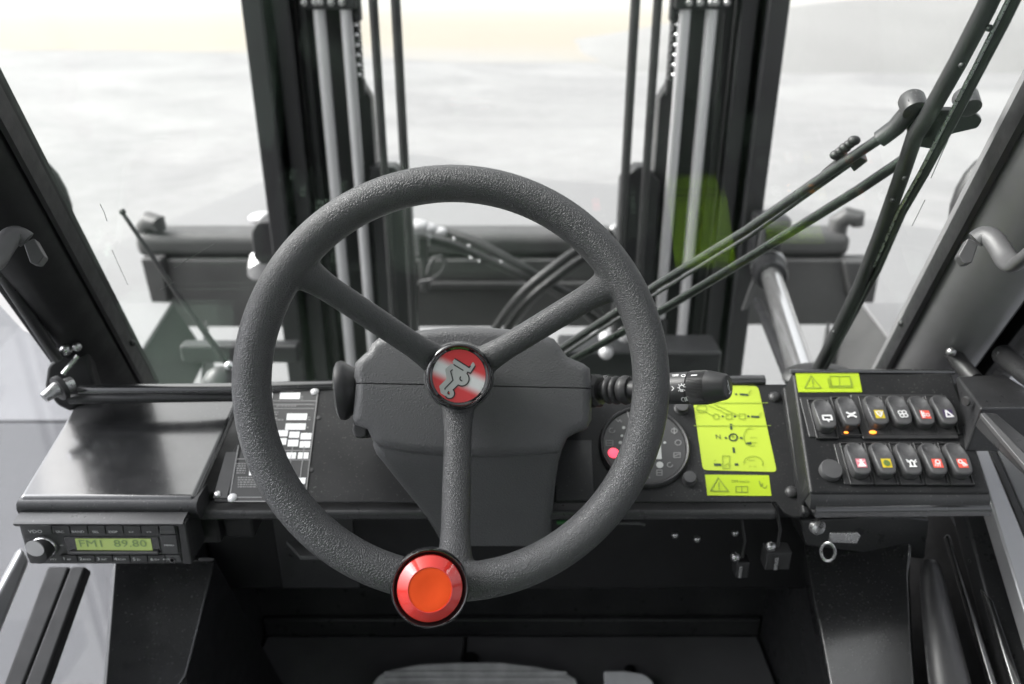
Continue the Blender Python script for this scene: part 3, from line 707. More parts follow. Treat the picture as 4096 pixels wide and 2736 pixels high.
text_mb(tx, 'P', DASH, g2(1688, 616), 3.2, HI)
tx.strokes([G((1758, 190), (1830, 196)), G((1870, 410), (1940, 414)), G((1815, 678), (1860, 672))], 2.4, DASH, HI)
tx.build('label_print', M['ink'], lb1, smooth=False)
fx = MB()
fx.strokes([G((1330, 300), (1420, 300)), G((1335, 340), (1410, 360)), G((1440, 300), (1560, 350), (1640, 400)), G((1500, 290), (1620, 345), (1750, 405)), G((1390, 345), (1450, 385), (1500, 405)),
            [g2(1375 + 50 * math.cos(t), 330 + 42 * math.sin(t)) for t in (i * .5 for i in range(14))], G((1275, 275), (2030, 275)), G((1300, 500), (2060, 500)),
            [g2(1518 + 30 * math.cos(t), 410 + 28 * math.sin(t)) for t in (i * .6 for i in range(12))], sq(1645, 408, 28, 26), sq(1775, 408, 28, 26), [g2(1870 + 80 * math.cos(t), 610 + 90 * math.sin(t)) for t in (1.2 + i * .4 for i in range(10))],
            sq(1616, 860, 34, 62), G((1595, 900), (1640, 870)), [g2(1885 + 95 * math.cos(t), 870 + 70 * math.sin(t)) for t in (3.1 + i * .32 for i in range(12))], G((1830, 190), (1850, 165), (1866, 150)), G((1940, 400), (1955, 380), (1970, 372)),
            G((1500, 850), (1515, 840))], .7, DASH, HI + .0003)
for t_, q, s in (('BRAKE', (1890, 620), 1.6), ('MENU', (1890, 670), 1.9), ('WAIT', (1870, 845), 1.9), ('30 - 60', (1880, 905), 1.9)):
    text_mb(fx, t_, DASH, g2(*q), s, HI)
fx.build('faint_print', M['faint'], lb1, smooth=False)
yl = MB(); yl.plate(G((1410, 985), (2040, 990), (2066, 1195), (1432, 1190)), DASH, 0, .0006); lb2 = yl.build('warning_label', M['yellow'], dash); lab(lb2, 'small yellow-green warning label below the large one')
tx = MB()
tri = G((1538, 1015), (1640, 1150), (1465, 1145), (1538, 1015))
tx.strokes([tri, G((1545, 1060), (1548, 1110)), G((1549, 1122), (1550, 1130))], 1.3, DASH, HI)
tx.strokes([sq(1772, 1130, 58, 28), G((1772, 1105), (1772, 1158))], .8, DASH, HI)
tx.strokes([G((1945, 1050), (1960, 1095), (1975, 1095))], 1.6, DASH, HI); tx.strokes([[g2(1995 + 24 * math.cos(t), 1090 + 26 * math.sin(t)) for t in (i * .5 for i in range(9))]], .8, DASH, HI)
text_mb(tx, 'DPF inside', DASH, g2(1760, 1052), 3.0, HI); tx.build('label_print', M['faint'], lb2, smooth=False)

# ---- folded bracket strip and screws at the right end of the dash
mb = MB(); mb.plate([(783, 386), (790, 386), (811, 514), (803, 514)], DASH, 0, .012); mb.build('folded_edge', M['panel'], dash, bevel=.003, seg=3)
for q in ((2098, 222), (2265, 1160), (2265, 210)):
    mb = MB(); mb.lathe([(.0075, 0), (.007, .002), (.005, .0042), (.002, .005), (.001, .005)], DASH.hit(*g2(*q), 0), DASH.n, 18); mb.build('button_screw', M['dplastic'], dash)

# ================================================================== SWITCH PANEL (right)
c8 = crop(3180, 1480, 2.8634)
sw = thing('switch_panel', 'black switch panel with two rows of rocker switches right of the dash', 'switch panel', SWP.hit(890, 490) - Z * .08)
mb = MB(); pan = [(792, 372), (952, 372), (992, 494), (810, 494)]
mb.plate(pan, SWP, -.05, 0); mb.build('panel_body', M['panel'], sw, bevel=.004, seg=3)
fa, fb = SWP.hit(808, 488, -.004), SWP.hit(986, 488, -.004)
mb = MB(); mb.loft([[p + Vector((0, .012, .004)), p + Vector((0, -.004, .001)), p + Vector((0, -.012, -.006)), p + Vector((0, -.013, -.018)), p + Vector((0, .012, -.018))] for p in (fa, fb)]); mb.build('front_lip', M['satin'], sw, angle=60)
fc, fd = SWP.hit(815, 505, -.01), SWP.hit(990, 503, -.01)
mb = MB(); mb.loft([[p + Vector((0, .03, .0)), p + Vector((0, -.002, .0)), p + Vector((0, -.006, -.004)), p + Vector((0, -.006, -.012)), p + Vector((0, .03, -.012))] for p in (fc, fd)]); mb.build('lower_rail', M['gloss'], sw, angle=60)
mb = MB(); mb.tube([SWP.hit(790, 371.5, .0), SWP.hit(905, 371.5, .0), SWP.hit(954, 372, -.004)], .003, 8); mb.build('top_edge', M['gloss'], sw)
def swbox(a, b, m, h0, h1, bev=.001):
    (xa, ya), (xb, yb) = a, b
    # sides run up the slope of the panel
    o, q = SWP.hit(xa, yb), SWP.hit(xb, yb); t = SWP.hit(xa, ya); w = (q - o).dot(SWP.ux); hh = (t - o).dot(SWP.uy)
    mb = MB(); o = o + SWP.n * h0
    mb.prism([o, o + SWP.ux * w, o + SWP.ux * w + SWP.uy * hh, o + SWP.uy * hh], SWP.n * (h1 - h0)); return mb
base_rows = [((205, 320), (475, 765), 'a'), ((490, 320), (745, 765), 'a')]
def rocker(cx, cy, label, w=.0222, hgt=.0415, tilt=1):
    """one rocker switch: bezel frame, bulged rocker with a finger dish"""
    c = SWP.hit(*c8(cx, cy), .010)
    c = c - SWP.n * (c - SWP.p).dot(SWP.n)
    ux, uy, n = SWP.ux, SWP.uy, SWP.n
    mb = MB(); bw, bh = w / 2 + .0012, hgt / 2 + .0045
    r1 = [c + ux * a * bw + uy * (b * bh - .002) for a, b in ((-1, -1), (1, -1), (1, 1), (-1, 1))]
    r2 = [p + n * .0035 for p in r1]; r3 = [c + ux * a * (bw - .0016) + uy * (b * (bh - .0016) - .002) + n * .0035 for a, b in ((-1, -1), (1, -1), (1, 1), (-1, 1))]
    r4 = [p - n * .003 for p in r3]
    mb.loft([r1, r2, r3, r4], cap=True)
    ob = mb.build('rocker_switch', M['dplastic'], sw, bevel=.0006); lab(ob, label)
    mb = MB(); N = 28; hw, hl = w / 2 - .0006, hgt / 2
    def st(k, sc, h):
        out = []
        for i in range(N):
            a = 2 * math.pi * i / N; ca, sa = math.cos(a), math.sin(a)
            x = hw * sc * math.copysign(abs(ca) ** .8, ca); y = (hl - hw) * math.copysign(min(1, abs(sa) * 1.6), sa) * sc + hw * sc * sa
            out.append((x, y, h))
        return out
    def hgtf(x, y):
        t = y / hl                               # -1 near the driver, +1 far
        h = .0125 - .0030 * t * tilt + .0010 * math.cos(t * 3)
        d = ((x / (hw * .86)) ** 2 + ((y - hl * .52) / (hl * .40)) ** 2)
        if d < 1: h -= .0030 * (1 - d) ** .8
        return h
    rings = []
    for sc, lift in ((1.0, None), (1.0, -.003), (.985, -.0011), (.94, -.0002), (.86, 0), (.74, 0), (.6, 0), (.42, 0), (.22, 0), (.02, 0)):
        rg = []
        for x, y, _ in st(0, sc, 0):
            h = .001 if lift is None else hgtf(x, y) + lift
            rg.append(c + ux * x + uy * y + n * h)
        rings.append(rg)
    mb.loft(rings); mb.build('rocker', M['plastic'], ob, angle=60)
    return ob, c + n * .0135 - uy * hl * .38, ux, uy, n
def icon(ob, o, ux, uy, n, bgm, s, draws, col='white'):
    k = .0052 * s
    if bgm:
        mb = MB(); mb.face([o + ux * a * k + uy * b * k + n * .0009 for a, b in ((-1, -1), (1, -1), (1, 1), (-1, 1))]); mb.build('symbol_field', M[bgm], ob, smooth=False)
    mb = MB()
    for i, (pts, w) in enumerate(draws):
        mb.ribbon([o + ux * a * k + uy * b * k + n * (.0014 + i * .00003) for a, b in pts], w * k, n)
    mb.build('symbol', M[col], ob, smooth=False)
def circ(cx, cy, r, n=12): return [(cx + r * math.cos(2 * math.pi * i / n), cy + r * math.sin(2 * math.pi * i / n)) for i in range(n + 1)]
rowA = [(335, 500), (610, 470), (930, 458), (1192, 458), (1450, 462), (1710, 455)]
rowB = [(722, 1012), (1008, 1012), (1296, 1014), (1585, 1014), (1868, 1014)]
bx_ = swbox(c8(770, 290), c8(1870, 800), None, 0, .003); bx_.build('switch_group_frame', M['dplastic'], sw, bevel=.0015)
bx_ = swbox(c8(560, 850), c8(2035, 1318), None, 0, .0018); bx_.build('switch_group_frame', M['dplastic'], sw, bevel=.001)
bx_ = swbox(c8(160, 320), c8(750, 775), None, 0, .0018); bx_.build('switch_group_frame', M['dplastic'], sw, bevel=.001)
A = []
I = [('rocker switch with white screen-wiper symbol, first in the far row', None, [([(-.9, .5), (.9, .5), (.9, -.5), (-.9, -.5), (-.9, .5)], .38), ([(-.2, -.3), (.1, -1.0)], .3)]),
     ('rocker switch with white fan-blade cross symbol in the far row', None, [([(-.9, .6), (.9, -.5)], .42), ([(-.9, -.5), (.9, .6)], .42), (circ(0, .05, .3), .3)]),
     ('rocker switch with yellow heater symbol in the far row', 'icon_yel', [(circ(0, .15, .55), .2), ([(-.75, .6), (0, -.75), (.75, .6)], .2), (circ(.1, .15, .2), .15)]),
     ('rocker switch with white four-lobed fan symbol in the far row', None, [(circ(-.45, .35, .42), .28), (circ(.4, .4, .42), .28), (circ(-.3, -.4, .42), .28), (circ(.5, -.35, .42), .28)]),
     ('rocker switch with red and white striped symbol in the far row', 'icon_red', [([(-.7, .8), (-.7, -.8)], .3), ([(-.35, .6), (-.35, -.8)], .18), ([(-.9, .2), (0, .2)], .2), ([(-.9, -.3), (0, -.3)], .2), (circ(.45, -.15, .33), .18)]),
     ('rocker switch with white warning triangle, last in the far row', 'icon_vio', [([(-.6, -.75), (-.35, .8), (.85, -.65), (-.6, -.75)], .38)])]
for (cx, cy), (l_, b_, d_) in zip(rowA, I):
    r_ = rocker(cx, cy, l_); icon(*r_, b_, 1.0, d_)
I2 = [('rocker switch with pink horn symbol, first in the near row', 'icon_pink', [([(-.7, -.7), (.7, -.7), (.25, -.1), (-.25, -.1), (-.7, -.7)], .3), ([(0, -.6), (0, .7)], .55), ([(-.7, .5), (-.35, .2)], .16), ([(.7, .5), (.35, .2)], .16)]),
      ('rocker switch with yellow-green gear symbol in the near row', 'icon_yel', [(circ(0, 0, .55), .3), (circ(0, 0, .25), .3)]),
      ('rocker switch with white beacon symbol in the near row', None, [([(-.4, -.7), (-.4, .3), (0, .65), (.4, .3), (.4, -.7)], .36), ([(-.7, -.75), (.7, -.75)], .3), ([(-.95, .75), (-.6, .45)], .25), ([(.95, .75), (.6, .45)], .25), ([(-1, .3), (-.7, .2)], .2), ([(1, .3), (.7, .2)], .2)]),
      ('rocker switch with red front work-light symbol in the near row', 'icon_red', [(circ(.1, .3, .42), .3), ([(-.5, .0), (-.7, -.7)], .16), ([(-.2, -.1), (-.35, -.75)], .16), ([(.1, -.15), (0, -.75)], .16), ([(.4, -.1), (.35, -.75)], .16)]),
      ('rocker switch with red rear work-light symbol, last in the near row', 'icon_red', [(circ(-.35, .35, .38), .3), ([(-.2, -.1), (.1, -.75)], .16), ([(.0, 0), (.4, -.7)], .16), ([(.15, .1), (.65, -.65)], .16), ([(.2, .2), (.85, -.5)], .16)])]
for k, ((cx, cy), (l_, b_, d_)) in enumerate(zip(rowB, I2)):
    r_ = rocker(cx, cy, l_); icon(*r_, b_, 1.0, d_, 'icon_grn' if k == 1 else 'white')
for q, m in (((893, 713), .0026), ((586, 716), .0016)):
    mb = MB(); p = SWP.hit(*c8(*q), .004); mb.ball(p, m, 10, (1.6, 1, .7)); mb.build('indicator_light', M['lamp_org'], sw)
mb = MB(); mb.lathe([(.0118, 0), (.0118, .006), (.0108, .0075), (.001, .0078)], SWP.hit(*c8(398, 1165)), SWP.n, 32); mb.build('blanking_plug', M['plastic'], sw)
mb = MB(); mb.plate([c8(5, 33), c8(728, 33), c8(770, 252), c8(38, 252)], SWP, 0, .0006); lb3 = mb.build('manual_label', M['yellow'], sw); lab(lb3, 'yellow-green label with warning triangle and open book')
mb = MB(); C8 = lambda *p: [c8(*q) for q in p]
mb.strokes([C8((183, 65), (300, 205), (112, 205), (183, 65)), C8((198, 110), (205, 160)), C8((206, 178), (207, 188))], 1.2, SWP, .0011)
mb.strokes([C8((400, 70), (505, 72), (510, 180), (415, 178), (400, 70)), C8((505, 72), (625, 70), (640, 178), (510, 180)), C8((372, 100), (395, 200), (660, 200), (640, 100)), C8((385, 90), (408, 190), (650, 190), (632, 90))], .7, SWP, .0012)
mb.build('label_print', M['faint'], lb3, smooth=False)

# ignition key hanging below the switch panel
kp = P(826, 531, .86)
key = thing('ignition_key', 'steel ignition key with ring in the lock under the switch panel', 'key', kp)
mb = MB(); mb.lathe([(.003, 0), (.0085, 0), (.0085, .006), (.006, .009), (.001, .0095)], kp + Vector((-.008, .01, 0)), (0.3, -1, .1), 20); mb.build('lock_barrel', M['zinc'], key)
mb = MB(); a = kp + Vector((.0, -.008, -.001)); mb.prism([a + Vector((0, 0, -.006)), a + Vector((.030, -.002, -.006)), a + Vector((.032, -.002, .004)), a + Vector((.028, -.002, .008)), a + Vector((0, 0, .006))], (0, -.003, 0)); mb.build('key_head', M['zinc'], key, bevel=.001)
mb = MB(); rc = P(828, 552, .85); mb.tube([rc + Vector((math.cos(t) * .0058, math.cos(t) * -.004, math.sin(t) * .0115)) for t in (2 * math.pi * i / 24 for i in range(25))], .0016, 8); mb.build('key_ring', M['zinc'], key)
# connectors hanging below the dash
for (px, r, d, sx, sy, sz), lbl in (((776, 556, .95, .030, .02, .026), 'dark connector block with pale terminal under the right end of dash'), ((741, 566, .98, .016, .016, .024), 'small steel bracket with bolt hanging under the dash')):
    c = P(px, r, d); root = thing('connector', lbl, 'connector', c - Z * .03)
    mb = MB(); mb.box(c, (sx, sy, sz)); mb.build('connector_body', M['dplastic'], root, bevel=.002)
    mb = MB(); mb.box(c + Vector((-.003, -sy * .55, -.002)), (.004, .003, sz * .7)); mb.build('terminal', M['zinc'], root, bevel=.0008)
    mb = MB(); mb.ball(c + Vector((-.012, -.01, .022)), .006, 12); mb.build('bolt', M['zinc'], root)
    mb = MB(); mb.tube([c + Vector((0, 0, sz * .5)), c + Vector((.004, .01, .03)), c + Vector((.0, .05, .07))], .002, 8); mb.build('wire', M['rubber'], root)
for (px, r), wh in zip(((594, 531), (675, 535), (697, 539), (735, 533)), ('just outside the wheel rim', 'highest in the middle', 'lowest in the middle', 'nearest the hanging connectors')):
    mb = MB(); c = P(px, r, 1.0); mb.ball(c, .0045, 10); o = mb.build('screw_head', M['zinc']); tag(o, 'small steel screw head below the dashboard, ' + wh, 'screw', 'screw heads below the dashboard')

# ================================================================== CONSOLE BOX AND RADIO (left)
box = thing('console_box', 'glossy black console box with sloping lid on the left, radio slung under it', 'console', BOXT.hit(110, 497) - Z * .12)
lid = [(82, 392), (243, 392), (195, 498), (17, 498)]
mb = MB(); pts = [BOXT.hit(*q) for q in lid]; mb.prism(pts, (0, 0, -.012)); mb.build('lid', M['gloss'], box, bevel=.006, seg=4)
fl, fr_ = BOXT.hit(17, 498), BOXT.hit(197, 498)
mb = MB(); mb.loft([[p + Vector((0, .03, -.002)), p + Vector((0, .004, -.0015)), p + Vector((0, -.004, -.005)), p + Vector((0, -.006, -.012)), p + Vector((0, -.002, -.026)), p + Vector((0, .006, -.029)), p + Vector((0, .03, -.029))] for p in (fl, fr_)]); mb.build('front_fascia', M['satin'], box, angle=60)
mb = MB(); mb.bx(fl.x + .012, fr_.x + .004, fl.y + .03, fl.y + .20, fl.z - .085, fl.z - .014); mb.build('box_body', M['matte'], box, bevel=.004)
mb = MB(); a = BOXT.hit(222, 512); mb.bx(fr_.x + .004, fr_.x + .04, fl.y + .04, fl.y + .2, fl.z - .085, fl.z - .03); mb.build('side_bracket', M['matte'], box, bevel=.004)
RY = 0.70
RP = yplane(RY); cr_ = crop(0, 1960, 2.7624)
R = lambda *p: [cr_(*q) for q in p]
radio = thing('car_radio', 'car radio with round knob and green display under the left console box', 'radio', RP.hit(105, 562) - Z * .002)
mb = MB()
mb.plate(R((190, 365), (2035, 365), (2125, 825), (318, 825)), RP, -.10, -.006); mb.build('radio_case', M['dplastic'], radio, bevel=.003)
mb = MB(); mb.plate(R((225, 395), (1950, 395), (2030, 805), (325, 805)), RP, -.006, .002); face = mb.build('face_plate', M['plastic'], radio, bevel=.0015)
ta, tb = RP.hit(*cr_(180, 350)), RP.hit(*cr_(2045, 350))
mb = MB(); mb.loft([[p + Vector((0, -.004, -.003)), p + Vector((0, -.006, .0015)), p + Vector((0, -.002, .004)), p + Vector((0, .02, .006)), p + Vector((0, .02, -.003))] for p in (ta, tb)]); mb.build('top_frame', M['satin'], radio, angle=60)
mb = MB(); mb.plate(R((1955, 365), (2050, 365), (2125, 825), (2020, 825)), RP, -.006, .004); mb.build('side_frame', M['dplastic'], radio, bevel=.002)
FH = .0022
def rbtn(x0_, y0_, x1_, y1_, sk, m='plastic', h=.0032, name='button'):
    mb = MB(); mb.plate(R((x0_, y0_), (x1_, y0_), (x1_ + sk, y1_), (x0_ + sk, y1_)), RP, FH - .001, FH + h); return mb.build(name, M[m], face, bevel=.0008)
for i in range(6): rbtn(572 + i * 197, 402, 762 + i * 197, 490, 18 - i * 1.5, 'dplastic')
for i in range(6): rbtn(660 + i * 194, 728, 848 + i * 194, 800, 14 - i, 'dplastic')
rbtn(250, 400, 560, 488, 22, 'plastic', .002); rbtn(1755, 400, 1925, 490, 14, 'plastic'); rbtn(1765, 500, 1945, 710, 30, 'plastic', .0022); rbtn(1820, 725, 1990, 800, 14, 'plastic', .002)
mb = MB(); mb.plate(R((705, 520), (1745, 520), (1775, 700), (745, 700)), RP, FH - .001, FH + .0008); mb.build('display_bezel', M['trim'], face)
mb = MB(); mb.plate(R((760, 690), (1740, 690), (1760, 720), (740, 720)), RP, FH, FH + .004); mb.build('chin_bar', M['plastic'], face, bevel=.0015)
mb = MB(); mb.plate(R((828, 540), (1662, 540), (1686, 668), (853, 662)), RP, FH, FH + .0014); lcd = mb.build('display', M['lcd'], face)
mb = MB(); text_mb(mb, 'FM1  89.80', RP, cr_(1245, 595), 8.5, FH + .0018, sx=1.25); mb.build('display_digits', M['lcd_ink'], lcd, smooth=False)
mb = MB()
HB = FH + .0036
for t_, (x, y), s in (('VDO', (390, 460), 3.6), ('SRC', (662, 464), 2.6), ('BAND', (862, 462), 2.6), ('SEL', (1056, 464), 2.6), ('DISP', (1250, 464), 2.6), ('<<', (1450, 466), 2.6), ('>>', (1645, 466), 2.6), ('1', (708, 760), 3.6), ('2', (893, 762), 3.6), ('3', (1088, 764), 3.6), ('4', (1278, 764), 3.6), ('5', (1482, 766), 3.6), ('6', (1678, 768), 3.6),
                       ('RP', (764, 768), 2.1), ('RND', (960, 768), 2.1), ('INT', (1150, 768), 2.1), ('RDM', (1345, 768), 2.1), ('D-', (1535, 770), 2.1), ('D+', (1735, 770), 2.1), ('MENU', (1868, 612), 2.0), ('AUX', (1838, 766), 1.9), ('PTY', (590, 770), 2.2), ('AS', (682, 612), 1.8)):
    text_mb(mb, t_, RP, cr_(x, y), s, HB, sx=1.25)
mb.build('button_print', M['white'], face, smooth=False)
mb = MB(); text_mb(mb, 'TP', RP, cr_(305, 550), 2.0, HB); text_mb(mb, 'BLUETOOTH', RP, cr_(1835, 462), 1.6, HB); mb.build('small_print', M['grey'], face, smooth=False)
kc = RP.hit(*cr_(512, 605)); kr = 135 / 2.7624 / 4 * .862 / FPX * 1.0
mb = MB(); mb.lathe([(kr * 1.05, .001), (kr * 1.05, .003), (kr * .98, .0045), (kr * .9, .003)], kc + Vector((0, -.002, 0)), (0, -1, 0), 40); mb.build('knob_ring', M['chrome'], face)
mb = MB(); mb.lathe([(kr * .88, .001), (kr * .84, .014), (kr * .80, .0165), (kr * .74, .017), (.0005, .017)], kc + Vector((0, -.002, 0)), (0, -1, 0), 40); kn = mb.build('volume_knob', M['dplastic'], face)
spun = mat('spun_metal', (0.6, 0.6, 0.6), 0.3, metal=.9); n_, l_, b_ = nodes(spun); b_.inputs['Anisotropic'].default_value = .85
tcn = n_.new('ShaderNodeTangent'); tcn.direction_type = 'RADIAL'; tcn.axis = 'Y'; l_.new(tcn.outputs[0], b_.inputs['Tangent'])
mb = MB(); mb.lathe([(.0115, 0), (.0115, .001), (.001, .0012)], Vector(), (0, -1, 0), 40)
o = mb.build('knob_cap', spun); o.parent = face; o.location = kc + Vector((0, -.019, 0)) - OFF[face.name]
sc_ = kr * .74 / .0115; o.scale = (sc_, 1, sc_)
mb = MB(); mb.lathe([(.003, 0), (.0035, .001), (.002, .001), (.0018, -.002)], RP.hit(*cr_(1905, 772), FH + .002), (0, -1, 0), 14); mb.build('socket', M['trim'], face)

# ================================================================== STEERING COLUMN
HUBP = P(459, 376, .755)
el = 30
CW = Plane(P(459, 376, .806), (0, -math.cos(rad(el)), math.sin(rad(el))))
col = thing('steering_column', 'grey grained plastic steering column cowl with side knob behind the wheel', 'steering column', P(478, 540, .9))
upper = [D(*q) for q in ((812, 877), (807, 862), (810, 830), (828, 812), (840, 803), (848, 786), (866, 771), (930, 758), (1000, 750), (1060, 747), (1120, 748), (1190, 754), (1240, 762), (1272, 775), (1288, 797), (1302, 816), (1340, 832), (1354, 843), (1358, 889))]
lower = [D(*q) for q in ((812, 879), (1358, 891), (1358, 962), (1346, 984), (1322, 993), (1302, 1004), (1293, 1024), (1283, 1040), (1150, 1048), (1040, 1047), (940, 1040), (868, 1026), (850, 1010), (838, 984), (810, 974), (804, 958), (804, 900))]
sa, sb_ = CW.hit(*D(812, 878)), CW.hit(*D(1358, 890)); sn = (sb_ - sa).cross(CW.n).normalized()
if sn.z < 0: sn = -sn
for nm, sg in (('upper_cowl', 1), ('lower_cowl', -1)):
    mb = MB(); mb.plate(upper + lower[2:-1], CW, -.15, 0)
    bmesh.ops.recalc_face_normals(mb.bm, faces=mb.bm.faces)
    fe = [e for e in mb.bm.edges if all(abs((v.co - CW.p).dot(CW.n)) < 1e-5 for v in e.verts)]
    bmesh.ops.bevel(mb.bm, geom=fe, offset=.0125, segments=6, profile=.5, affect='EDGES', clamp_overlap=True)
    g_ = list(mb.bm.verts) + list(mb.bm.edges) + list(mb.bm.faces)
    r_ = bmesh.ops.bisect_plane(mb.bm, geom=g_, plane_co=sa + sn * sg * .0006, plane_no=sn * -sg, clear_outer=True)
    bmesh.ops.holes_fill(mb.bm, edges=[e for e in r_['geom_cut'] if isinstance(e, bmesh.types.BMEdge)], sides=0)
    mb.build(nm, M['cowl'], col, angle=50)
mb = MB(); mb.plate([D(*q) for q in ((830, 860), (1345, 870), (1345, 910), (830, 900))], CW, -.14, -.004); mb.build('cowl_seam', M['rubber'], col)
shr = ((436, 372, 566, -.008), (447, 371, 565, -.010), (456, 374.5, 562, -.013), (466, 383, 559, -.022), (480, 394, 557, -.038), (496, 407, 555, -.057), (512, 420, 553.5, -.078), (530, 432, 552, -.102), (546, 441, 551, -.124))
mb = MB(); rg = []
for r, xl, xr, of in shr:
    q = CW.off(of); a, b = q.hit(xl, r), q.hit(xr, r); bk = Vector((0, .12, -.03)); e = .012
    ring = []
    for t in (0, .3, .6, 1): ring.append(a + X * (e * t * t) * 1.0 + bk.normalized() * e * (1 - t) ** 2)
    for t in (1, .6, .3, 0): ring.append(b - X * (e * t * t) + bk.normalized() * e * (1 - t) ** 2)
    rg.append([a + bk] + ring + [b + bk])
mb.loft(rg); mb.build('column_shroud', M['cowl'], col, angle=45)
# side knob, left
kc_ = CW.hit(344, 391, -.03)
mb = MB(); mb.lathe([(.001, .0), (.026, .0005), (.0305, .003), (.0315, .007), (.0300, .011), (.0275, .013), (.026, .016), (.022, .022)], kc_ + X * -.008, (1, .10, .05), 36); mb.build('side_knob', M['dplastic'], col)
mb = MB(); mb.lathe([(.018, 0), (.018, .03)], kc_ + X * .004, X, 24); mb.build('knob_neck', M['dplastic'], col)
mb = MB(); mb.plate([D(*q) for q in ((808, 965), (842, 975), (842, 1000), (830, 1006), (812, 1003), (806, 985))], CW.off(-.02), -.08, 0); mb.build('lower_catch', M['dplastic'], col, bevel=.006, seg=3)
# control stalk, right
s0 = CW.hit(592, 391, -.03); s1 = P(731, 386.5, .742)
ax = (s1 - s0).normalized(); LS = (s1 - s0).length
def sl(px):   # length along the stalk seen at px
    best = min(range(401), key=lambda k: abs(512 + FPX * ((s0 + ax * LS * k / 400 - EYE).x) / ((s0 + ax * LS * k / 400 - EYE).dot(CF)) - px)); return LS * best / 400
def sr(p): return p / FPX * .77
mb = MB(); mb.lathe([(sr(13), -.01), (sr(19), -.004), (sr(19), sl(598)), (sr(16), sl(601)), (sr(10), sl(602))], s0, ax, 8); mb.build('stalk_collar', M['rubber'], col, bevel=.001)
pb = [(sr(9), sl(600)), (sr(9), sl(605))]
for c0, c1, rr in ((606, 613, 14.5), (613.5, 620, 15.2), (620.5, 631, 15.5)):
    pb += [(sr(10), sl(c0)), (sr(rr * .86), sl(c0) + .0005), (sr(rr), (sl(c0) + sl(c1)) / 2 - .001), (sr(rr), (sl(c0) + sl(c1)) / 2 + .001), (sr(rr * .86), sl(c1) - .0005), (sr(10), sl(c1))]
pb += [(sr(9.5), sl(634)), (sr(10.5), sl(640)), (sr(12), sl(646))]
mb = MB(); mb.lathe(pb, s0, ax, 36); mb.build('bellows', M['rubber'], col, angle=50)
mb = MB(); mb.lathe([(sr(12), sl(644)), (sr(15), sl(648)), (sr(15.8), sl(660)), (sr(16.2), sl(691)), (sr(15), sl(691.5))], s0, ax, 48); barrel = mb.build('stalk_barrel', M['dplastic'], col)
# knurled ring
mb = MB(); NR = 72; rings = []
for ln, k0 in ((sl(692), .97), (sl(692.5), 1.0), (sl(707), 1.0), (sl(709), .97)):
    a = ax.orthogonal().normalized(); b = ax.cross(a)
    rings.append([s0 + ax * ln + (a * math.cos(2 * math.pi * i / (NR * 4)) + b * math.sin(2 * math.pi * i / (NR * 4))) * sr(16.6) * k0 * (1 + (.024 if i % 4 < 2 else -.012)) for i in range(NR * 4)])
mb.loft(rings); mb.build('knurled_ring', M['dplastic'], col, angle=25)
mb = MB(); mb.lathe([(sr(16.6), sl(709)), (sr(16.4), sl(711)), (sr(12.6), sl(726)), (sr(11.3), sl(728)), (sr(10.8), sl(728.4)), (.0006, sl(728.5))], s0, ax, 48); cap = mb.build('stalk_cap', M['dplastic'], col)
# white symbols wrapped on the barrel and cap
def ray_cyl(px, py, rr, l0, l1):
    """first point of the stalk seen at a picture point (tapered barrel treated as a cylinder of radius rr)"""
    d = ray(px, py); o = EYE - s0; dd = d - ax * d.dot(ax); oo = o - ax * o.dot(ax)
    A_, B_, C_ = dd.dot(dd), 2 * dd.dot(oo), oo.dot(oo) - rr * rr; q = B_ * B_ - 4 * A_ * C_
    if q < 0: return None
    t = (-B_ - math.sqrt(q)) / (2 * A_); p = EYE + d * t; n = (p - s0) - ax * (p - s0).dot(ax); return p, n.normalized()
sy = MB(); st_ = lambda x, y: g2(x, y)
def cyl_strokes(lines, w, rr=sr(16.3) + .0002):
    for ln in lines:
        H_ = [ray_cyl(*q, rr, 0, 0) for q in ln]
        if any(h is None for h in H_): continue
        for (a, na), (b, nb) in zip(H_, H_[1:]): sy.ribbon([a, b], w, (na + nb).normalized())
r4 = lambda x, y: ((2200 + x / 1.96) / 4, (1400 + y / 1.96) / 4)
S4 = lambda *p: [r4(*q) for q in p]
cyl_strokes([[r4(1033 + 19 * math.cos(t), 295 + 19 * math.sin(t)) for t in (.9 + i * .42 for i in range(13))], S4((1024, 312), (1024, 324), (1042, 324), (1042, 312)), S4((1000, 295), (1008, 295)), S4((1057, 292), (1065, 291)), S4((1030, 262), (1031, 270)), S4((1008, 272), (1014, 278)), S4((1055, 268), (1050, 275)), S4((1008, 322), (1014, 315)), S4((1060, 320), (1054, 313)),
             [r4(1045 + 15 * math.cos(t), 200 + 9 * math.sin(t)) for t in (i * .5 for i in range(14))], S4((960, 196), (984, 194), (980, 204), (962, 205)), S4((988, 204), (994, 190)), S4((994, 204), (1000, 190)), S4((1000, 204), (1006, 190)),
             S4((955, 285), (970, 300), (955, 318)), [r4(1045 + 14 * math.cos(t), 387 + 15 * math.sin(t)) for t in (1.2 + i * .4 for i in range(10))], S4((1053, 373), (1062, 402)),
             S4((1064, 370), (1070, 398)), S4((1070, 369), (1076, 398)), S4((1076, 368), (1082, 398)), S4((1082, 368), (1087, 398))], .0009)
cyl_strokes([S4((1108, 199), (1150, 196))], .0016, sr(16.6) * 1.03 + .0003)
sy.build('stalk_symbols', M['white'], barrel, smooth=False)
mb = MB(); capc = s0 + ax * (sl(728.5) + .0003); a = (Z - ax * ax.dot(Z)).normalized(); b = ax.cross(a)
hp = Plane(capc, ax)
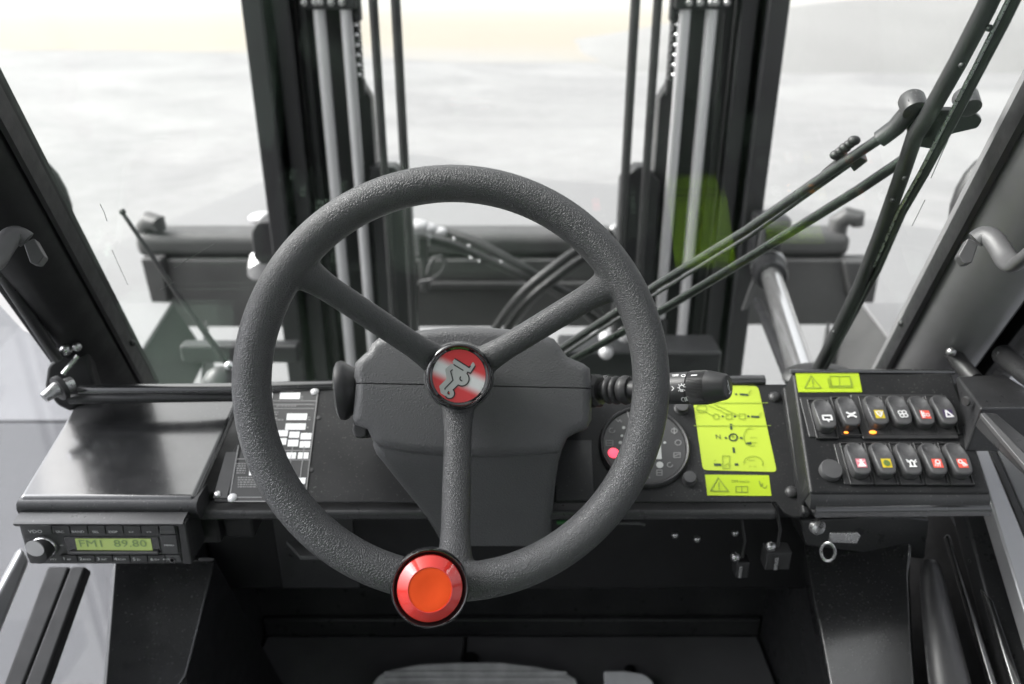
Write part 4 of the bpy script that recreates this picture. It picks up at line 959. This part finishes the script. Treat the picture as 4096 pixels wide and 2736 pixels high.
mb.ribbon([capc + a * .006 + b * .000, capc + a * -.001, capc + a * -.006], .0012, ax); mb.ribbon([capc + a * -.006 + b * .003, capc + a * -.006 - b * .003], .0012, ax); mb.ribbon([capc + a * .002 + b * .000, capc + a * .002 + b * .0025, capc + a * -.002 + b * .0025], .0009, ax)
mb.build('horn_symbol', M['white'], cap, smooth=False)

# ================================================================== STEERING WHEEL
WC = P(455, 380.5, .69)
wz = (EYE - WC).normalized(); wx = (X - wz * wz.x).normalized(); wy = wz.cross(wx)
WR, TR_, TA = .1725, .0163, .0178
wheel = thing('steering_wheel', 'black grained three-spoke steering wheel with red emblem hub and red spinner knob', 'steering wheel', WC - Z * .19)
def wp(a, r, h=0.0): return WC + (wx * math.cos(rad(a)) + wy * math.sin(rad(a))) * r + wz * h
hub_c = HUBP + wz * -.012
um = MB()
rings = []
for i in range(144):
    a = i * 2.5; c = wp(a, WR); o = (c - WC).normalized()
    rings.append([c + o * math.cos(q) * TR_ + wz * math.sin(q) * TA for q in (2 * math.pi * k / 28 for k in range(28))])
um.loft(rings + [rings[0]], cap=False)
bmesh.ops.remove_doubles(um.bm, verts=um.bm.verts, dist=1e-6)
SPK = []
for px, r, ang in ((293, 268, 144.5), (619, 275, 32), (450, 578, 270)):
    end = wp(ang, WR); st0 = hub_c + (wp(ang, WR) - WC).normalized() * .018 - wz * .010
    path = []; rr = []
    for i in range(21):
        t = i / 20; p = st0.lerp(end, t)
        p = p + wz * (-.004 * math.sin(math.pi * t))
        w = .0122 + .0085 * max(0, (t - .74) / .26) ** 2.2 + .004 * max(0, (.22 - t) / .22)
        dpt = .0118 + .004 * max(0, (t - .8) / .2) ** 2
        if ang == 270: w += .0012
        path.append(p); rr.append((w, dpt))
    SPK.append((st0, end)); um.tube(path, rr, 24, flat=(end - st0).cross(wz))
um.lathe([(.001, -.030), (.027, -.030), (.033, -.024), (.0345, -.014), (.034, -.004), (.031, .0), (.001, .0)], hub_c + wz * .001, wz, 48)
tmp = um.build('tmp', M['wheel'])
m_ = tmp.modifiers.new('r', 'REMESH'); m_.mode = 'VOXEL'; m_.voxel_size = .0017; m_.adaptivity = 0
m_ = tmp.modifiers.new('s', 'SMOOTH'); m_.factor = .5; m_.iterations = 14
dg = bpy.context.evaluated_depsgraph_get(); full = bpy.data.meshes.new_from_object(tmp.evaluated_get(dg))
toff = Vector(tmp.location); bpy.data.objects.remove(tmp)
import numpy as np
nv = len(full.vertices); co = np.empty(nv * 3); full.vertices.foreach_get('co', co); co = co.reshape(-1, 3) + np.array(toff)
nrm = np.empty(nv * 3); full.vertices.foreach_get('normal', nrm); nrm = nrm.reshape(-1, 3)
fidx = np.empty(len(full.polygons) * 4, dtype=np.int32); full.polygons.foreach_get('vertices', fidx); fidx = fidx.reshape(-1, 4)
fc_ = co[fidx].mean(axis=1); rel = fc_ - np.array(WC)
rx, ry = rel @ np.array(wx), rel @ np.array(wy); rr = np.hypot(rx, ry)
hub_rel = np.linalg.norm((fc_ - np.array(hub_c)) - np.outer((fc_ - np.array(hub_c)) @ np.array(wz), np.array(wz)), axis=1)
angs = np.degrees(np.arctan2(ry, rx)) % 360
cls = np.zeros(len(fidx), dtype=int)
inner = rr < WR - TR_ - .0035
cls[inner] = 1 + np.argmin(np.stack([np.abs((angs - a + 180) % 360 - 180) for a in (144.5, 32, 270)]), axis=0)[inner]
cls[hub_rel < .0385] = 4
def part_mesh(name, sel):
    f = fidx[sel]; used, inv = np.unique(f, return_inverse=True); f = inv.reshape(-1, 4)
    me = bpy.data.meshes.new(name); me.from_pydata((co[used] - np.array(OFF[wheel.name])).tolist(), [], f.tolist())
    me.materials.append(M['wheel']); me.polygons.foreach_set('use_smooth', [True] * len(f))
    me.normals_split_custom_set_from_vertices([tuple(v) for v in nrm[used]])
    o = bpy.data.objects.new(name, me); COL.objects.link(o); o.parent = wheel; OFF[o.name] = OFF[wheel.name].copy(); return o
part_mesh('rim', cls == 0)
for k in (1, 2, 3): part_mesh('spoke', cls == k)
part_mesh('hub_boss', cls == 4)
bpy.data.meshes.remove(full)
# hub ring and emblem
HC = HUBP
hr = 34 / FPX * .752
mb = MB(); mb.lathe([(hr * .90, -.012), (hr * .985, -.010), (hr, -.005), (hr * .99, .0), (hr * .955, .0032), (hr * .90, .0040), (hr * .87, .003), (hr * .855, .0012), (hr * .80, .0004), (hr * .79, -.001), (.001, -.001)], HC, wz, 72)
ring = mb.build('hub_ring', M['trim'], wheel, angle=50)
EP = Plane(HC + wz * -.0006, wz)
em = bpy.data.materials.new('emblem_print'); em.use_nodes = True; n_, l_, b_ = nodes(em)
b_.inputs['Roughness'].default_value = .4; b_.inputs['Coat Weight'].default_value = .15
tcn = n_.new('ShaderNodeTexCoord'); mp = n_.new('ShaderNodeMapping'); mp.inputs['Rotation'].default_value = (0, 0, rad(24)); l_.new(tcn.outputs['Object'], mp.inputs[0])
sx_ = n_.new('ShaderNodeSeparateXYZ'); l_.new(mp.outputs[0], sx_.inputs[0])
ab = n_.new('ShaderNodeMath'); ab.operation = 'ABSOLUTE'; l_.new(sx_.outputs['Y'], ab.inputs[0])
rp = n_.new('ShaderNodeMapRange'); rp.interpolation_type = 'SMOOTHSTEP'; rp.inputs[1].default_value = .0025; rp.inputs[2].default_value = .012; rp.inputs[3].default_value = 0; rp.inputs[4].default_value = 1
l_.new(ab.outputs[0], rp.inputs[0])
mx = n_.new('ShaderNodeMix'); mx.data_type = 'RGBA'; mx.inputs[6].default_value = (.8, .8, .8, 1); mx.inputs[7].default_value = (.72, .045, .05, 1)
l_.new(rp.outputs[0], mx.inputs[0]); l_.new(mx.outputs[2], b_.inputs['Base Color'])
er = hr * .785
mb = MB(); mb.face([Vector((er * math.cos(t), er * math.sin(t), 0)) for t in (2 * math.pi * i / 64 for i in range(64))])
emb = mb.build('emblem', em, smooth=False, fix=False); emb.parent = ring
emb.matrix_local = Matrix.Translation(EP.p - OFF[ring.name]) @ Matrix((wx, wy, wz)).transposed().to_4x4()
e2 = crop(1620, 1330, 4.48)
def emp(pts, h): return [EP.hit(*e2(*q), h) for q in pts]
def eface(mb, pts, h):
    v = emp(pts, h)
    nn = sum(((v[i] - v[0]).cross(v[i + 1] - v[0]) for i in range(1, len(v) - 1)), Vector())
    if nn.dot(wz) < 0: v.reverse()
    mb.face(v)
mb = MB()
eface(mb, round_poly([(895, 462), (1150, 628), (1215, 528), (1240, 545), (1258, 600), (1172, 738), (1112, 712), (1080, 760), (940, 740), (880, 800), (960, 930), (860, 1030), (880, 1090), (800, 1180), (715, 1135), (640, 1085), (612, 960), (745, 830), (722, 655), (830, 560), (872, 565), (850, 520)], 14, 3), .0003)
eface(mb, [(1020 + 130 * math.cos(t), 832 + 130 * math.sin(t)) for t in (2 * math.pi * i / 40 for i in range(40))], .00036)
eface(mb, [(800 + 90 * math.cos(t), 1092 + 92 * math.sin(t)) for t in (2 * math.pi * i / 30 for i in range(30))], .00042)
eface(mb, [(720, 850), (1010, 720), (980, 930), (860, 1030), (700, 1050)], .00039)
lg = mb.build('logo', M['silver'], ring, smooth=False, fix=False)
mb = MB()
ol = [[(895, 470), (1150, 628)], [(1150, 628), (1172, 600)], [(1258, 600), (1172, 735), (1125, 708), (1112, 740)], [(1020 + 130 * math.cos(t), 830 + 130 * math.sin(t)) for t in (-.75 + i * .2 for i in range(15))], [(955, 940), (860, 1032)],
      [(800 + 88 * math.cos(t), 1092 + 92 * math.sin(t)) for t in (-.75 + i * .25 for i in range(14))], [(875, 575), (1042, 678)], [(848, 668), (818, 695), (860, 855), (718, 1000), (715, 1020)],
      [(1025 + 40 * math.cos(t), 825 + 42 * math.sin(t)) for t in (1.6 + i * .3 for i in range(9))], [(790 + 22 * math.cos(t), 1080 + 24 * math.sin(t)) for t in (1.4 + i * .35 for i in range(10))], [(455 + 0, 800), (455, 800)]]
for ln in ol: mb.ribbon(emp(ln, .00055), .00115, wz)
mb.build('logo_outline', M['ink'] if 0 else M['rubber'], ring, smooth=False)
mb = MB(); eface(mb, [(788 + 16 * math.cos(t), 1082 + 17 * math.sin(t)) for t in (2 * math.pi * i / 16 for i in range(16))], .0005); mb.build('logo_eye', M['red_cap'], ring, smooth=False, fix=False)

# spinner knob at the foot of the wheel
kax = (wz * .97 + Vector((.06, 0, .10))).normalized()
KF = P(429.8, 588.5, .642)
kr = 39.3 / FPX * .645
mb = MB(); mb.lathe([(.012, -.045), (.012, -.03), (kr * .80, -.026), (kr * .96, -.020), (kr * .995, -.012), (kr, -.006), (kr * .985, -.001), (kr * .955, .0012), (kr * .92, .0008), (kr * .89, -.0015), (kr * .85, -.0032), (kr * .80, -.0035), (.001, -.0035)], KF, kax, 72)
knob = mb.build('spinner_knob', M['trim'], wheel, angle=55)
mb = MB(); mb.lathe([(kr * .845, -.004), (kr * .84, -.0016), (kr * .82, .0002), (kr * .56, .0062), (kr * .545, .0062), (kr * .54, .0052)], KF, kax, 72, cap=False); mb.build('knob_cap', M['red_cap'], knob, angle=30)
mb = MB(); mb.lathe([(kr * .55, .0045), (kr * .545, .0056), (kr * .50, .0058), (kr * .3, .0050), (.0006, .0046)], KF, kax, 64); mb.build('knob_disc', M['orange_cap'], knob, angle=40)

# ================================================================== WIPER, AERIAL, STRUT, HANDLES
wip = thing('wiper', 'black pantograph windscreen wiper with long blade sweeping the right side of the windscreen', 'wiper', windpt(820, 366, .03))
def wbar(name, pxs, w, h, m, par, t=.006, thick=None):
    pts = [windpt(*q, h) for q in pxs]; mb = MB()
    mb.tube(pts, [(w, t)] * len(pts), 10, flat=WIND.n.cross(pts[-1] - pts[0])); return mb.build(name, m, par)
arm = wbar('wiper_arm', [(556, 352), (660, 283), (745, 231), (830, 172), (888, 133), (905, 119)], .0056, .035, M['satin'], wip, .005)
wbar('arm_rib', [(560, 357), (662, 290), (748, 237), (852, 163)], .0022, .036, M['satin'], arm, .003)
wbar('wiper_arm', [(562, 366), (664, 309), (760, 251), (860, 189), (906, 158)], .0062, .030, M['satin'], wip, .005)
hd = wbar('arm_head', [(880, 139), (896, 127), (912, 108), (917, 101)], .0085, .034, M['satin'], wip, .009)
mb = MB(); mb.lathe([(.008, -.008), (.0115, -.006), (.0120, .010), (.0105, .013), (.004, .014)], windpt(914, 107, .034), WIND.n, 20); mb.build('pivot_cap', M['satin'], hd)
mb = MB(); mb.lathe([(.007, -.008), (.0105, -.006), (.0115, .010), (.010, .013), (.004, .014)], windpt(968, 104, .034), WIND.n, 20); mb.build('pivot_cap', M['satin'], hd)
mb = MB(); q = WIND.off(.028)
mb.plate(round_poly([(905, 112), (920, 106), (950, 106), (975, 110), (981, 116), (976, 124), (950, 130), (930, 145), (912, 142), (906, 130)], 3), q, 0, .006); mb.build('blade_carrier', M['satin'], wip, bevel=.0015)
blade = wbar('wiper_blade', [(1008, -40), (985, 10), (958, 62), (930, 112), (915, 135), (900, 180), (880, 235), (860, 285), (838, 330), (818, 368)], .0078, .020, M['rubber'], wip, .008)
wbar('blade_spine', [(1024, -20), (1004, 22), (980, 68), (955, 116), (925, 172), (902, 212), (878, 268), (850, 320), (822, 372)], .0042, .016, M['rubber'], blade, .006)
wbar('blade_rail', [(1018, -20), (998, 20), (975, 66), (950, 114), (920, 172), (898, 211), (874, 266)], .0017, .014, M['zinc'], blade, .002)
for px, r in ((962, 65), (989, 28), (893, 200), (905, 178), (834, 332)):
    mb = MB(); mb.ball(windpt(px, r, .012), .0030, 10); mb.build('blade_clip', M['dplastic'], blade)
wbar('washer_hose', [(812, 190), (824, 172), (838, 160), (846, 153)], .0026, .044, M['rubber'], wip, .0026)
mb = MB()
for k in range(5): mb.ball(windpt(836 + k * 4.5, 155 - k * 3.6, .046), .0065 - .0006 * (k % 2), 10, (1, .8, .8))
mb.build('washer_nozzle', M['rubber'], wip)
mb = MB(); mb.plate([(846, 157), (858, 150), (866, 154), (852, 165)], WIND.off(.034), 0, .01); mb.build('nozzle_clip', M['dplastic'], wip, bevel=.001)

ae = thing('aerial', 'thin black rod aerial leaning left outside the windscreen, ball tip', 'aerial', P(226, 371, 1.35))
mb = MB(); mb.tube([P(229, 366, 1.35), P(176, 292, 1.33), P(122, 212, 1.31)], [.0058, .0045, .0034], 12); mb.build('rod', M['rubber'], ae)
mb = MB(); mb.ball(P(122.5, 212, 1.31), .0056, 12); mb.build('tip', M['rubber'], ae)
mb = MB(); mb.lathe([(.030, 0), (.029, .012), (.022, .024), (.012, .031), (.007, .034), (.001, .035)], P(221, 385, 1.36), Vector((0, -.2, 1)), 24); mb.build('base_dome', M['handle'], ae)
mb = MB(); mb.ball(P(229.5, 366, 1.345), .009, 14); mb.build('base_nut', M['chrome'], ae)

st = thing('gas_strut', 'thin black gas strut with bright ball joint beside the left pillar', 'strut', P(60, 400, .98))
mb = MB(); mb.tube([P(-30, 225, .80), P(2, 274, .84), P(57, 358, .95)], .0066, 14); mb.build('strut_tube', M['satin'], st)
mb = MB(); mb.plate(round_poly([(44, 388), (47, 366), (62, 352), (78, 346), (88, 352), (92, 372), (98, 392), (84, 402), (70, 412), (56, 405)], 4), Plane(P(70, 380, .98), (.25, -.9, .35)), -.03, 0); mb.build('hinge_bracket', M['matte'], st, bevel=.005)
mb = MB(); a = P(72, 384, .95); mb.tube([a, P(56, 389, .935), P(44, 398, .925)], [.009, .0085, .0062], 14); mb.build('ball_stud', M['zinc'], st)
mb = MB(); mb.lathe([(.010, -.004), (.015, -.003), (.015, .003), (.010, .004)], P(60, 388, .94), (P(44, 398, .925) - a), 18); mb.build('washer', M['dplastic'], st)
for q, w in (((66, 350), .007), ((77, 347), .0055)):
    mb = MB(); mb.ball(P(*q, .955), w, 12); mb.build('nut', M['zinc'], st)
mb = MB(); mb.tube([P(63, 374, .95), P(78, 356, .955)], .003, 8); mb.build('pin', M['zinc'], st)

def handle(side):
    px = (lambda v: v - 22) if side < 0 else (lambda v: 1024 - v)
    root = thing('grab_handle', 'cast grey grab handle end on the left windscreen pillar' if side < 0 else 'cast grey grab handle end on the right windscreen pillar', 'handle', P(px(20), 262, .82))
    path = [(49, 240, .862), (40, 235, .858), (32, 238, .850), (24, 249, .838), (17, 260, .825), (9, 264, .808), (0, 258, .79), (-14, 246, .77), (-40, 226, .74)]
    pts = [P(px(a), b, d * .86) for a, b, d in path]; fine = []
    for k in range(len(pts) - 1):
        p0, p1, p2, p3 = pts[max(k - 1, 0)], pts[k], pts[k + 1], pts[min(k + 2, len(pts) - 1)]
        for t in (0, .25, .5, .75): fine.append(0.5 * ((2 * p1) + (p2 - p0) * t + (2 * p0 - 5 * p1 + 4 * p2 - p3) * t * t + (3 * p1 - p0 - 3 * p2 + p3) * t ** 3))
    mb = MB(); mb.tube(fine + [pts[-1]], [(.0062, .0095)] * (len(fine) + 1), 18, flat=(0, -.3, 1)); mb.build('grip', M['handle'], root)
    mb = MB(); mb.plate(round_poly([(px(66), 256), (px(56), 238), (px(45), 243), (px(52), 263), (px(60), 264)], 2), Plane(P(px(55), 250, .755), (-side * .25, -.8, .45)), -.012, .004); mb.build('foot', M['handle'], root, bevel=.003, seg=3)
handle(-1); handle(1)

# ================================================================== CAB SHELL: floor, bulkhead, consoles, doors, roof
zf = FLOORZ
mb = MB(); mb.bx(-.62, .62, -.7, 1.12, zf - .06, zf); fl_ = mb.build('cab_floor', M['floor'], bevel=.005); fl_['kind'] = 'structure'
def floor_pt(px, py): return zplane(zf).hit(px, py)
ys = floor_pt(512, 636).y
ma = thing('floor_mat', 'black rubber floor mat of two pieces in the footwell', 'mat', (0, .7, zf))
xs = floor_pt(466, 645).x
mb = MB(); mb.bx(-.430, xs - .0025, -.3, ys - .012, zf + .001, zf + .012); mb.build('mat_piece', M['floor'], ma, bevel=.003)
mb = MB(); mb.bx(xs + .0025, .430, -.3, ys - .012, zf + .001, zf + .012); mb.build('mat_piece', M['floor'], ma, bevel=.003)
bh = thing('bulkhead', 'dark steel front bulkhead wall of the footwell', 'bulkhead', (0, ys + .02, zf))
mb = MB(); mb.bx(-.456, .456, ys, ys + .03, zf, EYE.z - .64); mb.build('lower_panel', M['satin'], bh)
mb = MB(); mb.bx(-.432, .432, ys - .014, ys - .001, zf + .012, zf + .05); mb.build('kick_strip', M['satin'], bh, bevel=.004)
mb = MB(); mb.bx(-.432, .432, ys - .17, ys - .002, EYE.z - .80, EYE.z - .60); mb.build('upper_box', M['matte'], bh, bevel=.01)
mb = MB(); mb.bx(-.33, -.22, ys - .175, ys - .1705, EYE.z - .79, EYE.z - .62); mb.build('cover_plate', M['satin'], bh, bevel=.002)
a = P(286, 541, .98); mb = MB(); mb.prism([a, P(303, 541, .98), P(324, 556, .96), P(300, 556, .96)], (0, .0, -.006)); o = mb.build('steel_clip', M['handle'], bevel=.001); tag(o, 'pale bent steel clip in the dark under the left of the wheel', 'clip')
mb = MB(); mb.tube([P(560, 523, .95), P(640, 523.5, .95), P(645, 525, .95)], .0016, 8); o = mb.build('cable', M['handle']); tag(o, 'thin grey cable running level below the dash right of the column', 'cable')

for sgn in (-1, 1):
    mb = MB(); mb.prism([(sgn * .436, q[0], EYE.z + q[1]) for q in ((ys, -1.05), (ys, -.62), (.86, -.72), (.62, -.92), (.3, -.98), (.3, -1.05))], (sgn * .02, 0, 0)); mb.build('side_wall', M['satin'], bh, bevel=.003)
# roof and back of the cab (above and behind the seat), and the glazed doors
mb = MB(); mb.bx(-.66, .66, -.95, .34, EYE.z + .52, EYE.z + .58); o = mb.build('cab_roof', M['satin'], bevel=.01); o['kind'] = 'structure'
mb = MB(); mb.bx(-.66, .66, -.98, -.94, zf, EYE.z + .02); mb.bx(-.66, -.50, -.98, -.94, EYE.z + .021, EYE.z + .519); mb.bx(.50, .66, -.98, -.94, EYE.z + .021, EYE.z + .519); o = mb.build('cab_rear_wall', M['satin'], bevel=.004); o['kind'] = 'structure'
for sgn, lbl in ((-1, 'slightly tinted glass pane of the left cab door'), (1, 'slightly tinted glass pane of the right cab door')):
    mb = MB(); mb.prism([(sgn * .70, -.94, EYE.z + .50), (sgn * .70, .42, EYE.z + .50), (sgn * .70, 1.05, EYE.z - .45), (sgn * .70, 1.25, EYE.z - .60), (sgn * .70, 1.25, EYE.z - 1.35), (sgn * .70, -.94, EYE.z - 1.35)], (sgn * .004, 0, 0))
    o = mb.build('door_pane', M['sideglass'], smooth=False); tag(o, lbl, 'window')
# side consoles in the footwell
def cons(name, lbl, face, edge, dep, m, side):
    pass
LC = Plane(P(160, 640, .98), (.45, -.55, .70))
lc = thing('side_console', 'glossy black sloping side panel below the radio', 'panel', LC.hit(150, 700))
mb = MB(); mb.plate([(114, 560), (216, 560), (202, 618), (187, 676), (178, 690), (160, 700), (101, 720)], LC, -.05, 0); mb.build('panel', M['gloss'], lc, bevel=.004, seg=3)
LC2 = Plane(P(212, 600, 1.0), (.93, -.3, .2))
mb = MB(); mb.prism([LC.hit(214, 558, -.004), LC.hit(186, 676, -.004), LC.hit(186, 676, -.004) - Z * .35, LC.hit(214, 558, -.004) + Vector((.03, .1, -.35))], (-.02, 0, 0)); mb.build('inner_side', M['matte'], lc)
RC = Plane(P(860, 620, .95), (-.22, -.42, .88))
rc_ = thing('side_console', 'satin black sloping side panel below the ignition key on the right', 'panel', RC.hit(860, 720))
mb = MB(); mb.plate([(803, 542), (912, 542), (910, 575), (913, 640), (922, 760), (844, 760), (829, 684), (812, 594)], RC, -.05, 0); mb.build('panel', M['gloss'], rc_, bevel=.004, seg=3)
RC3 = Plane(P(930, 640, .90), (-.55, -.55, .62))
mb = MB(); mb.loft([[RC.hit(912, 556, .012), RC.hit(930, 548, .02), RC.hit(946, 560, .012), RC.hit(935, 560, -.05)], [RC.hit(912, 590, .016), RC.hit(932, 585, .034), RC.hit(955, 600, .02), RC.hit(940, 600, -.05)], [RC.hit(914, 650, .018), RC.hit(940, 650, .038), RC.hit(972, 650, .022), RC.hit(950, 650, -.05)], [RC.hit(923, 760, .02), RC.hit(956, 760, .042), RC.hit(1010, 760, .022), RC.hit(960, 760, -.05)]]); mb.build('bolster', M['dplastic'], rc_, sub=2, angle=180)
mb = MB(); mb.plate([(800, 520), (905, 516), (930, 520), (925, 560), (806, 546)], Plane(P(860, 530, .99), (0, -1, .1)), -.05, 0); mb.build('rear_wall', M['satin'], rc_, bevel=.003)

# doors: sills, seals, panes on both sides, built as long profiles running back along the cab
def strip(name, q, m, par, h=.02, bev=.003):
    """a bar whose visible face runs between the picture lines (a0-a1) and (b0-b1); d = distances at the far and near ends"""
    (a0, b0, d0), (a1, b1, d1) = q
    A0, B0, A1, B1 = P(*a0, d0), P(*b0, d0), P(*a1, d1), P(*b1, d1)
    n = (B0 - A0).cross(A1 - A0).normalized()
    if n.dot(EYE - A0) < 0: n = -n
    mb = MB(); mb.prism([A0, A1, B1, B0], -n * h); return mb.build(name, m, par, bevel=bev)
M['alu'] = wear(mat('aluminium_sill', (0.42, 0.42, 0.43), 0.35, metal=.6), 30, .15, .08)
ld = thing('left_door', 'lower left cab door with bright sill rail, rubber seal and glazed panel', 'door', P(60, 690, .95))
strip('sill_rail', (((22, 545), (31, 560), 1.02), ((-40, 660), (-22, 690), .92)), M['alu'], ld, .02, .006)
strip('rubber_seal', (((47, 566), (70, 566), 1.0), ((-25, 760), (-6, 760), .88)), M['matte'], ld, .02, .004)
strip('inner_frame', (((70, 566), (86, 566), 1.0), ((-6, 760), (16, 760), .88)), M['matte'], ld, .02, .004)
rd = thing('right_door', 'lower right cab door frame with pale sill rail and dark seals', 'door', P(1000, 640, .95))
strip('sill_rail', (((968, 425), (981, 430), 1.0), ((1052, 700), (1093, 700), .84)), M['alu'], rd, .02, .003)
strip('rubber_seal', (((981, 430), (987, 430), .998), ((1093, 700), (1106, 700), .838)), M['rubber'], rd, .02, .002)
strip('outer_panel', (((987, 430), (1012, 426), 1.0), ((1106, 700), (1180, 700), .85)), M['fender'], rd, .02, .003)
strip('dark_frame', (((945, 440), (972, 440), 1.03), ((1030, 760), (1100, 760), .86)), M['satin'], rd, .03, .004)
strip('inner_bead', (((963, 524), (968, 524), 1.0), ((1030, 740), (1042, 740), .84)), M['gloss'], rd, .01, .003)
strip('inner_bead', (((946, 534), (950, 534), 1.0), ((1008, 740), (1016, 740), .85)), M['gloss'], rd, .01, .003)

mb = MB(); mb.prism([(.60, .2, zf), (.60, 1.12, zf), (.60, 1.12, EYE.z - .62), (.60, .2, EYE.z - .80)], (.02, 0, 0)); mb.build('lower_panel', M['matte'], rd)
seat = thing('reflector_seat', 'unseen green seat added for reflections behind the steering wheel', 'seat', (0, -.3, zf))  # out of view; added, and coloured green, to reflect in the knob rim
mb = MB(); mb.bx(-.26, .26, -.56, -.02, EYE.z - .76, EYE.z - .62); mb.build('reflector_cushion', M['seat'], seat, bevel=.04, seg=4)
mb = MB(); mb.bx(-.25, .25, -.70, -.58, EYE.z - .66, EYE.z - .05); mb.build('reflector_backrest', M['seat'], seat, bevel=.04, seg=4)
mb = MB(); mb.bx(-.2, .2, -.5, -.1, zf, EYE.z - .765); mb.build('reflector_seat_base', M['matte'], seat, bevel=.01)
# latch box on the right, above the switch panel
lb = thing('latch_box', 'grey box-shaped door latch bracket on the right beside the switch panel', 'latch', P(985, 430, .86))
T = [P(957, 376, .93), P(1004, 374, .95), P(1060, 408, .86), P(981, 408, .84)]
mb = MB(); mb.prism(T, (0, .006, -.058)); mb.build('box_cover', M['satin'], lb, bevel=.003, seg=3)
mb = MB(); mb.lathe([(.004, 0), (.0055, .001), (.0045, .003), (.001, .003)], P(967, 401, .862), Vector((-.9, -.4, 0)), 14); mb.build('screw', M['dplastic'], lb)
strip('strap', (((980, 412), (996, 412), .83), ((1040, 470), (1066, 470), .76)), M['satin'], lb, .02, .003)
strip('strap_edge', (((980, 413), (985, 412), .828), ((1030, 472), (1040, 470), .757)), M['handle'], lb, .006, .001)
mb = MB(); mb.tube([P(952, 352, .98), P(962, 366, .97), P(975, 380, .95)], .010, 12); mb.build('hinge_arm', M['dplastic'], lb)
mb = MB(); mb.ball(P(951, 352, .965), .006, 12); mb.build('bolt', M['zinc'], lb)
mb = MB(); mb.tube([P(1002, 354, .95), P(1024, 372, .90), P(1060, 400, .85)], .012, 12); mb.build('lock_rod', M['satin'], lb)
mb = MB(); mb.ball(P(1003, 356, .94), .008, 12); mb.build('lock_bolt', M['zinc'], lb)

# pedals
bp = thing('brake_pedal', 'wide worn grey rubber brake pedal with ribs at the bottom', 'pedal', floor_pt(470, 684) + Z * .02)
PB = slope(floor_pt(475, 684) + Vector((0, 0, .08)), 38)
pedpx = [(371, 700), (372, 684), (378, 675), (392, 669), (420, 664), (460, 662), (500, 662), (535, 666), (562, 671), (576, 678), (580, 690), (580, 720), (371, 720)]
M['pedal'] = wear(mat('worn_pedal_rubber', (0.42, 0.42, 0.42), 0.6), 90, .6, .1, .0006, 300)
mb = MB(); mb.plate(pedpx, PB, -.02, 0); mb.build('pad', M['pedal'], bp, bevel=.004, seg=3)
for r in (671, 677, 683):
    mb = MB(); mb.plate([(384, r), (566, r), (568, r + 2.5), (384, r + 2.5)], PB, 0, .004); mb.build('rib', M['pedal'], bp, bevel=.001)
mb = MB(); mb.tube([PB.hit(470, 680, -.02), PB.hit(470, 660, -.08)], .014, 12); mb.build('pedal_arm', M['matte'], bp)
ap = thing('accelerator_pedal', 'small pale accelerator pedal at the bottom right of the brake pedal', 'pedal', floor_pt(630, 690) + Z * .02)
PA = slope(floor_pt(630, 690) + Vector((0, 0, .06)), 45)
mb = MB(); mb.plate(round_poly([(604, 671), (626, 671), (645, 674), (654, 682), (654, 720), (606, 720)], 4), PA, -.015, 0); mb.build('pad', wear(mat('pale_pedal', (.55, .55, .56), .5), 60, .3, .1), ap, bevel=.003)
mb = MB(); mb.tube([PA.hit(630, 690, -.01), PA.hit(630, 670, -.06)], .01, 10); mb.build('pedal_arm', M['matte'], ap)
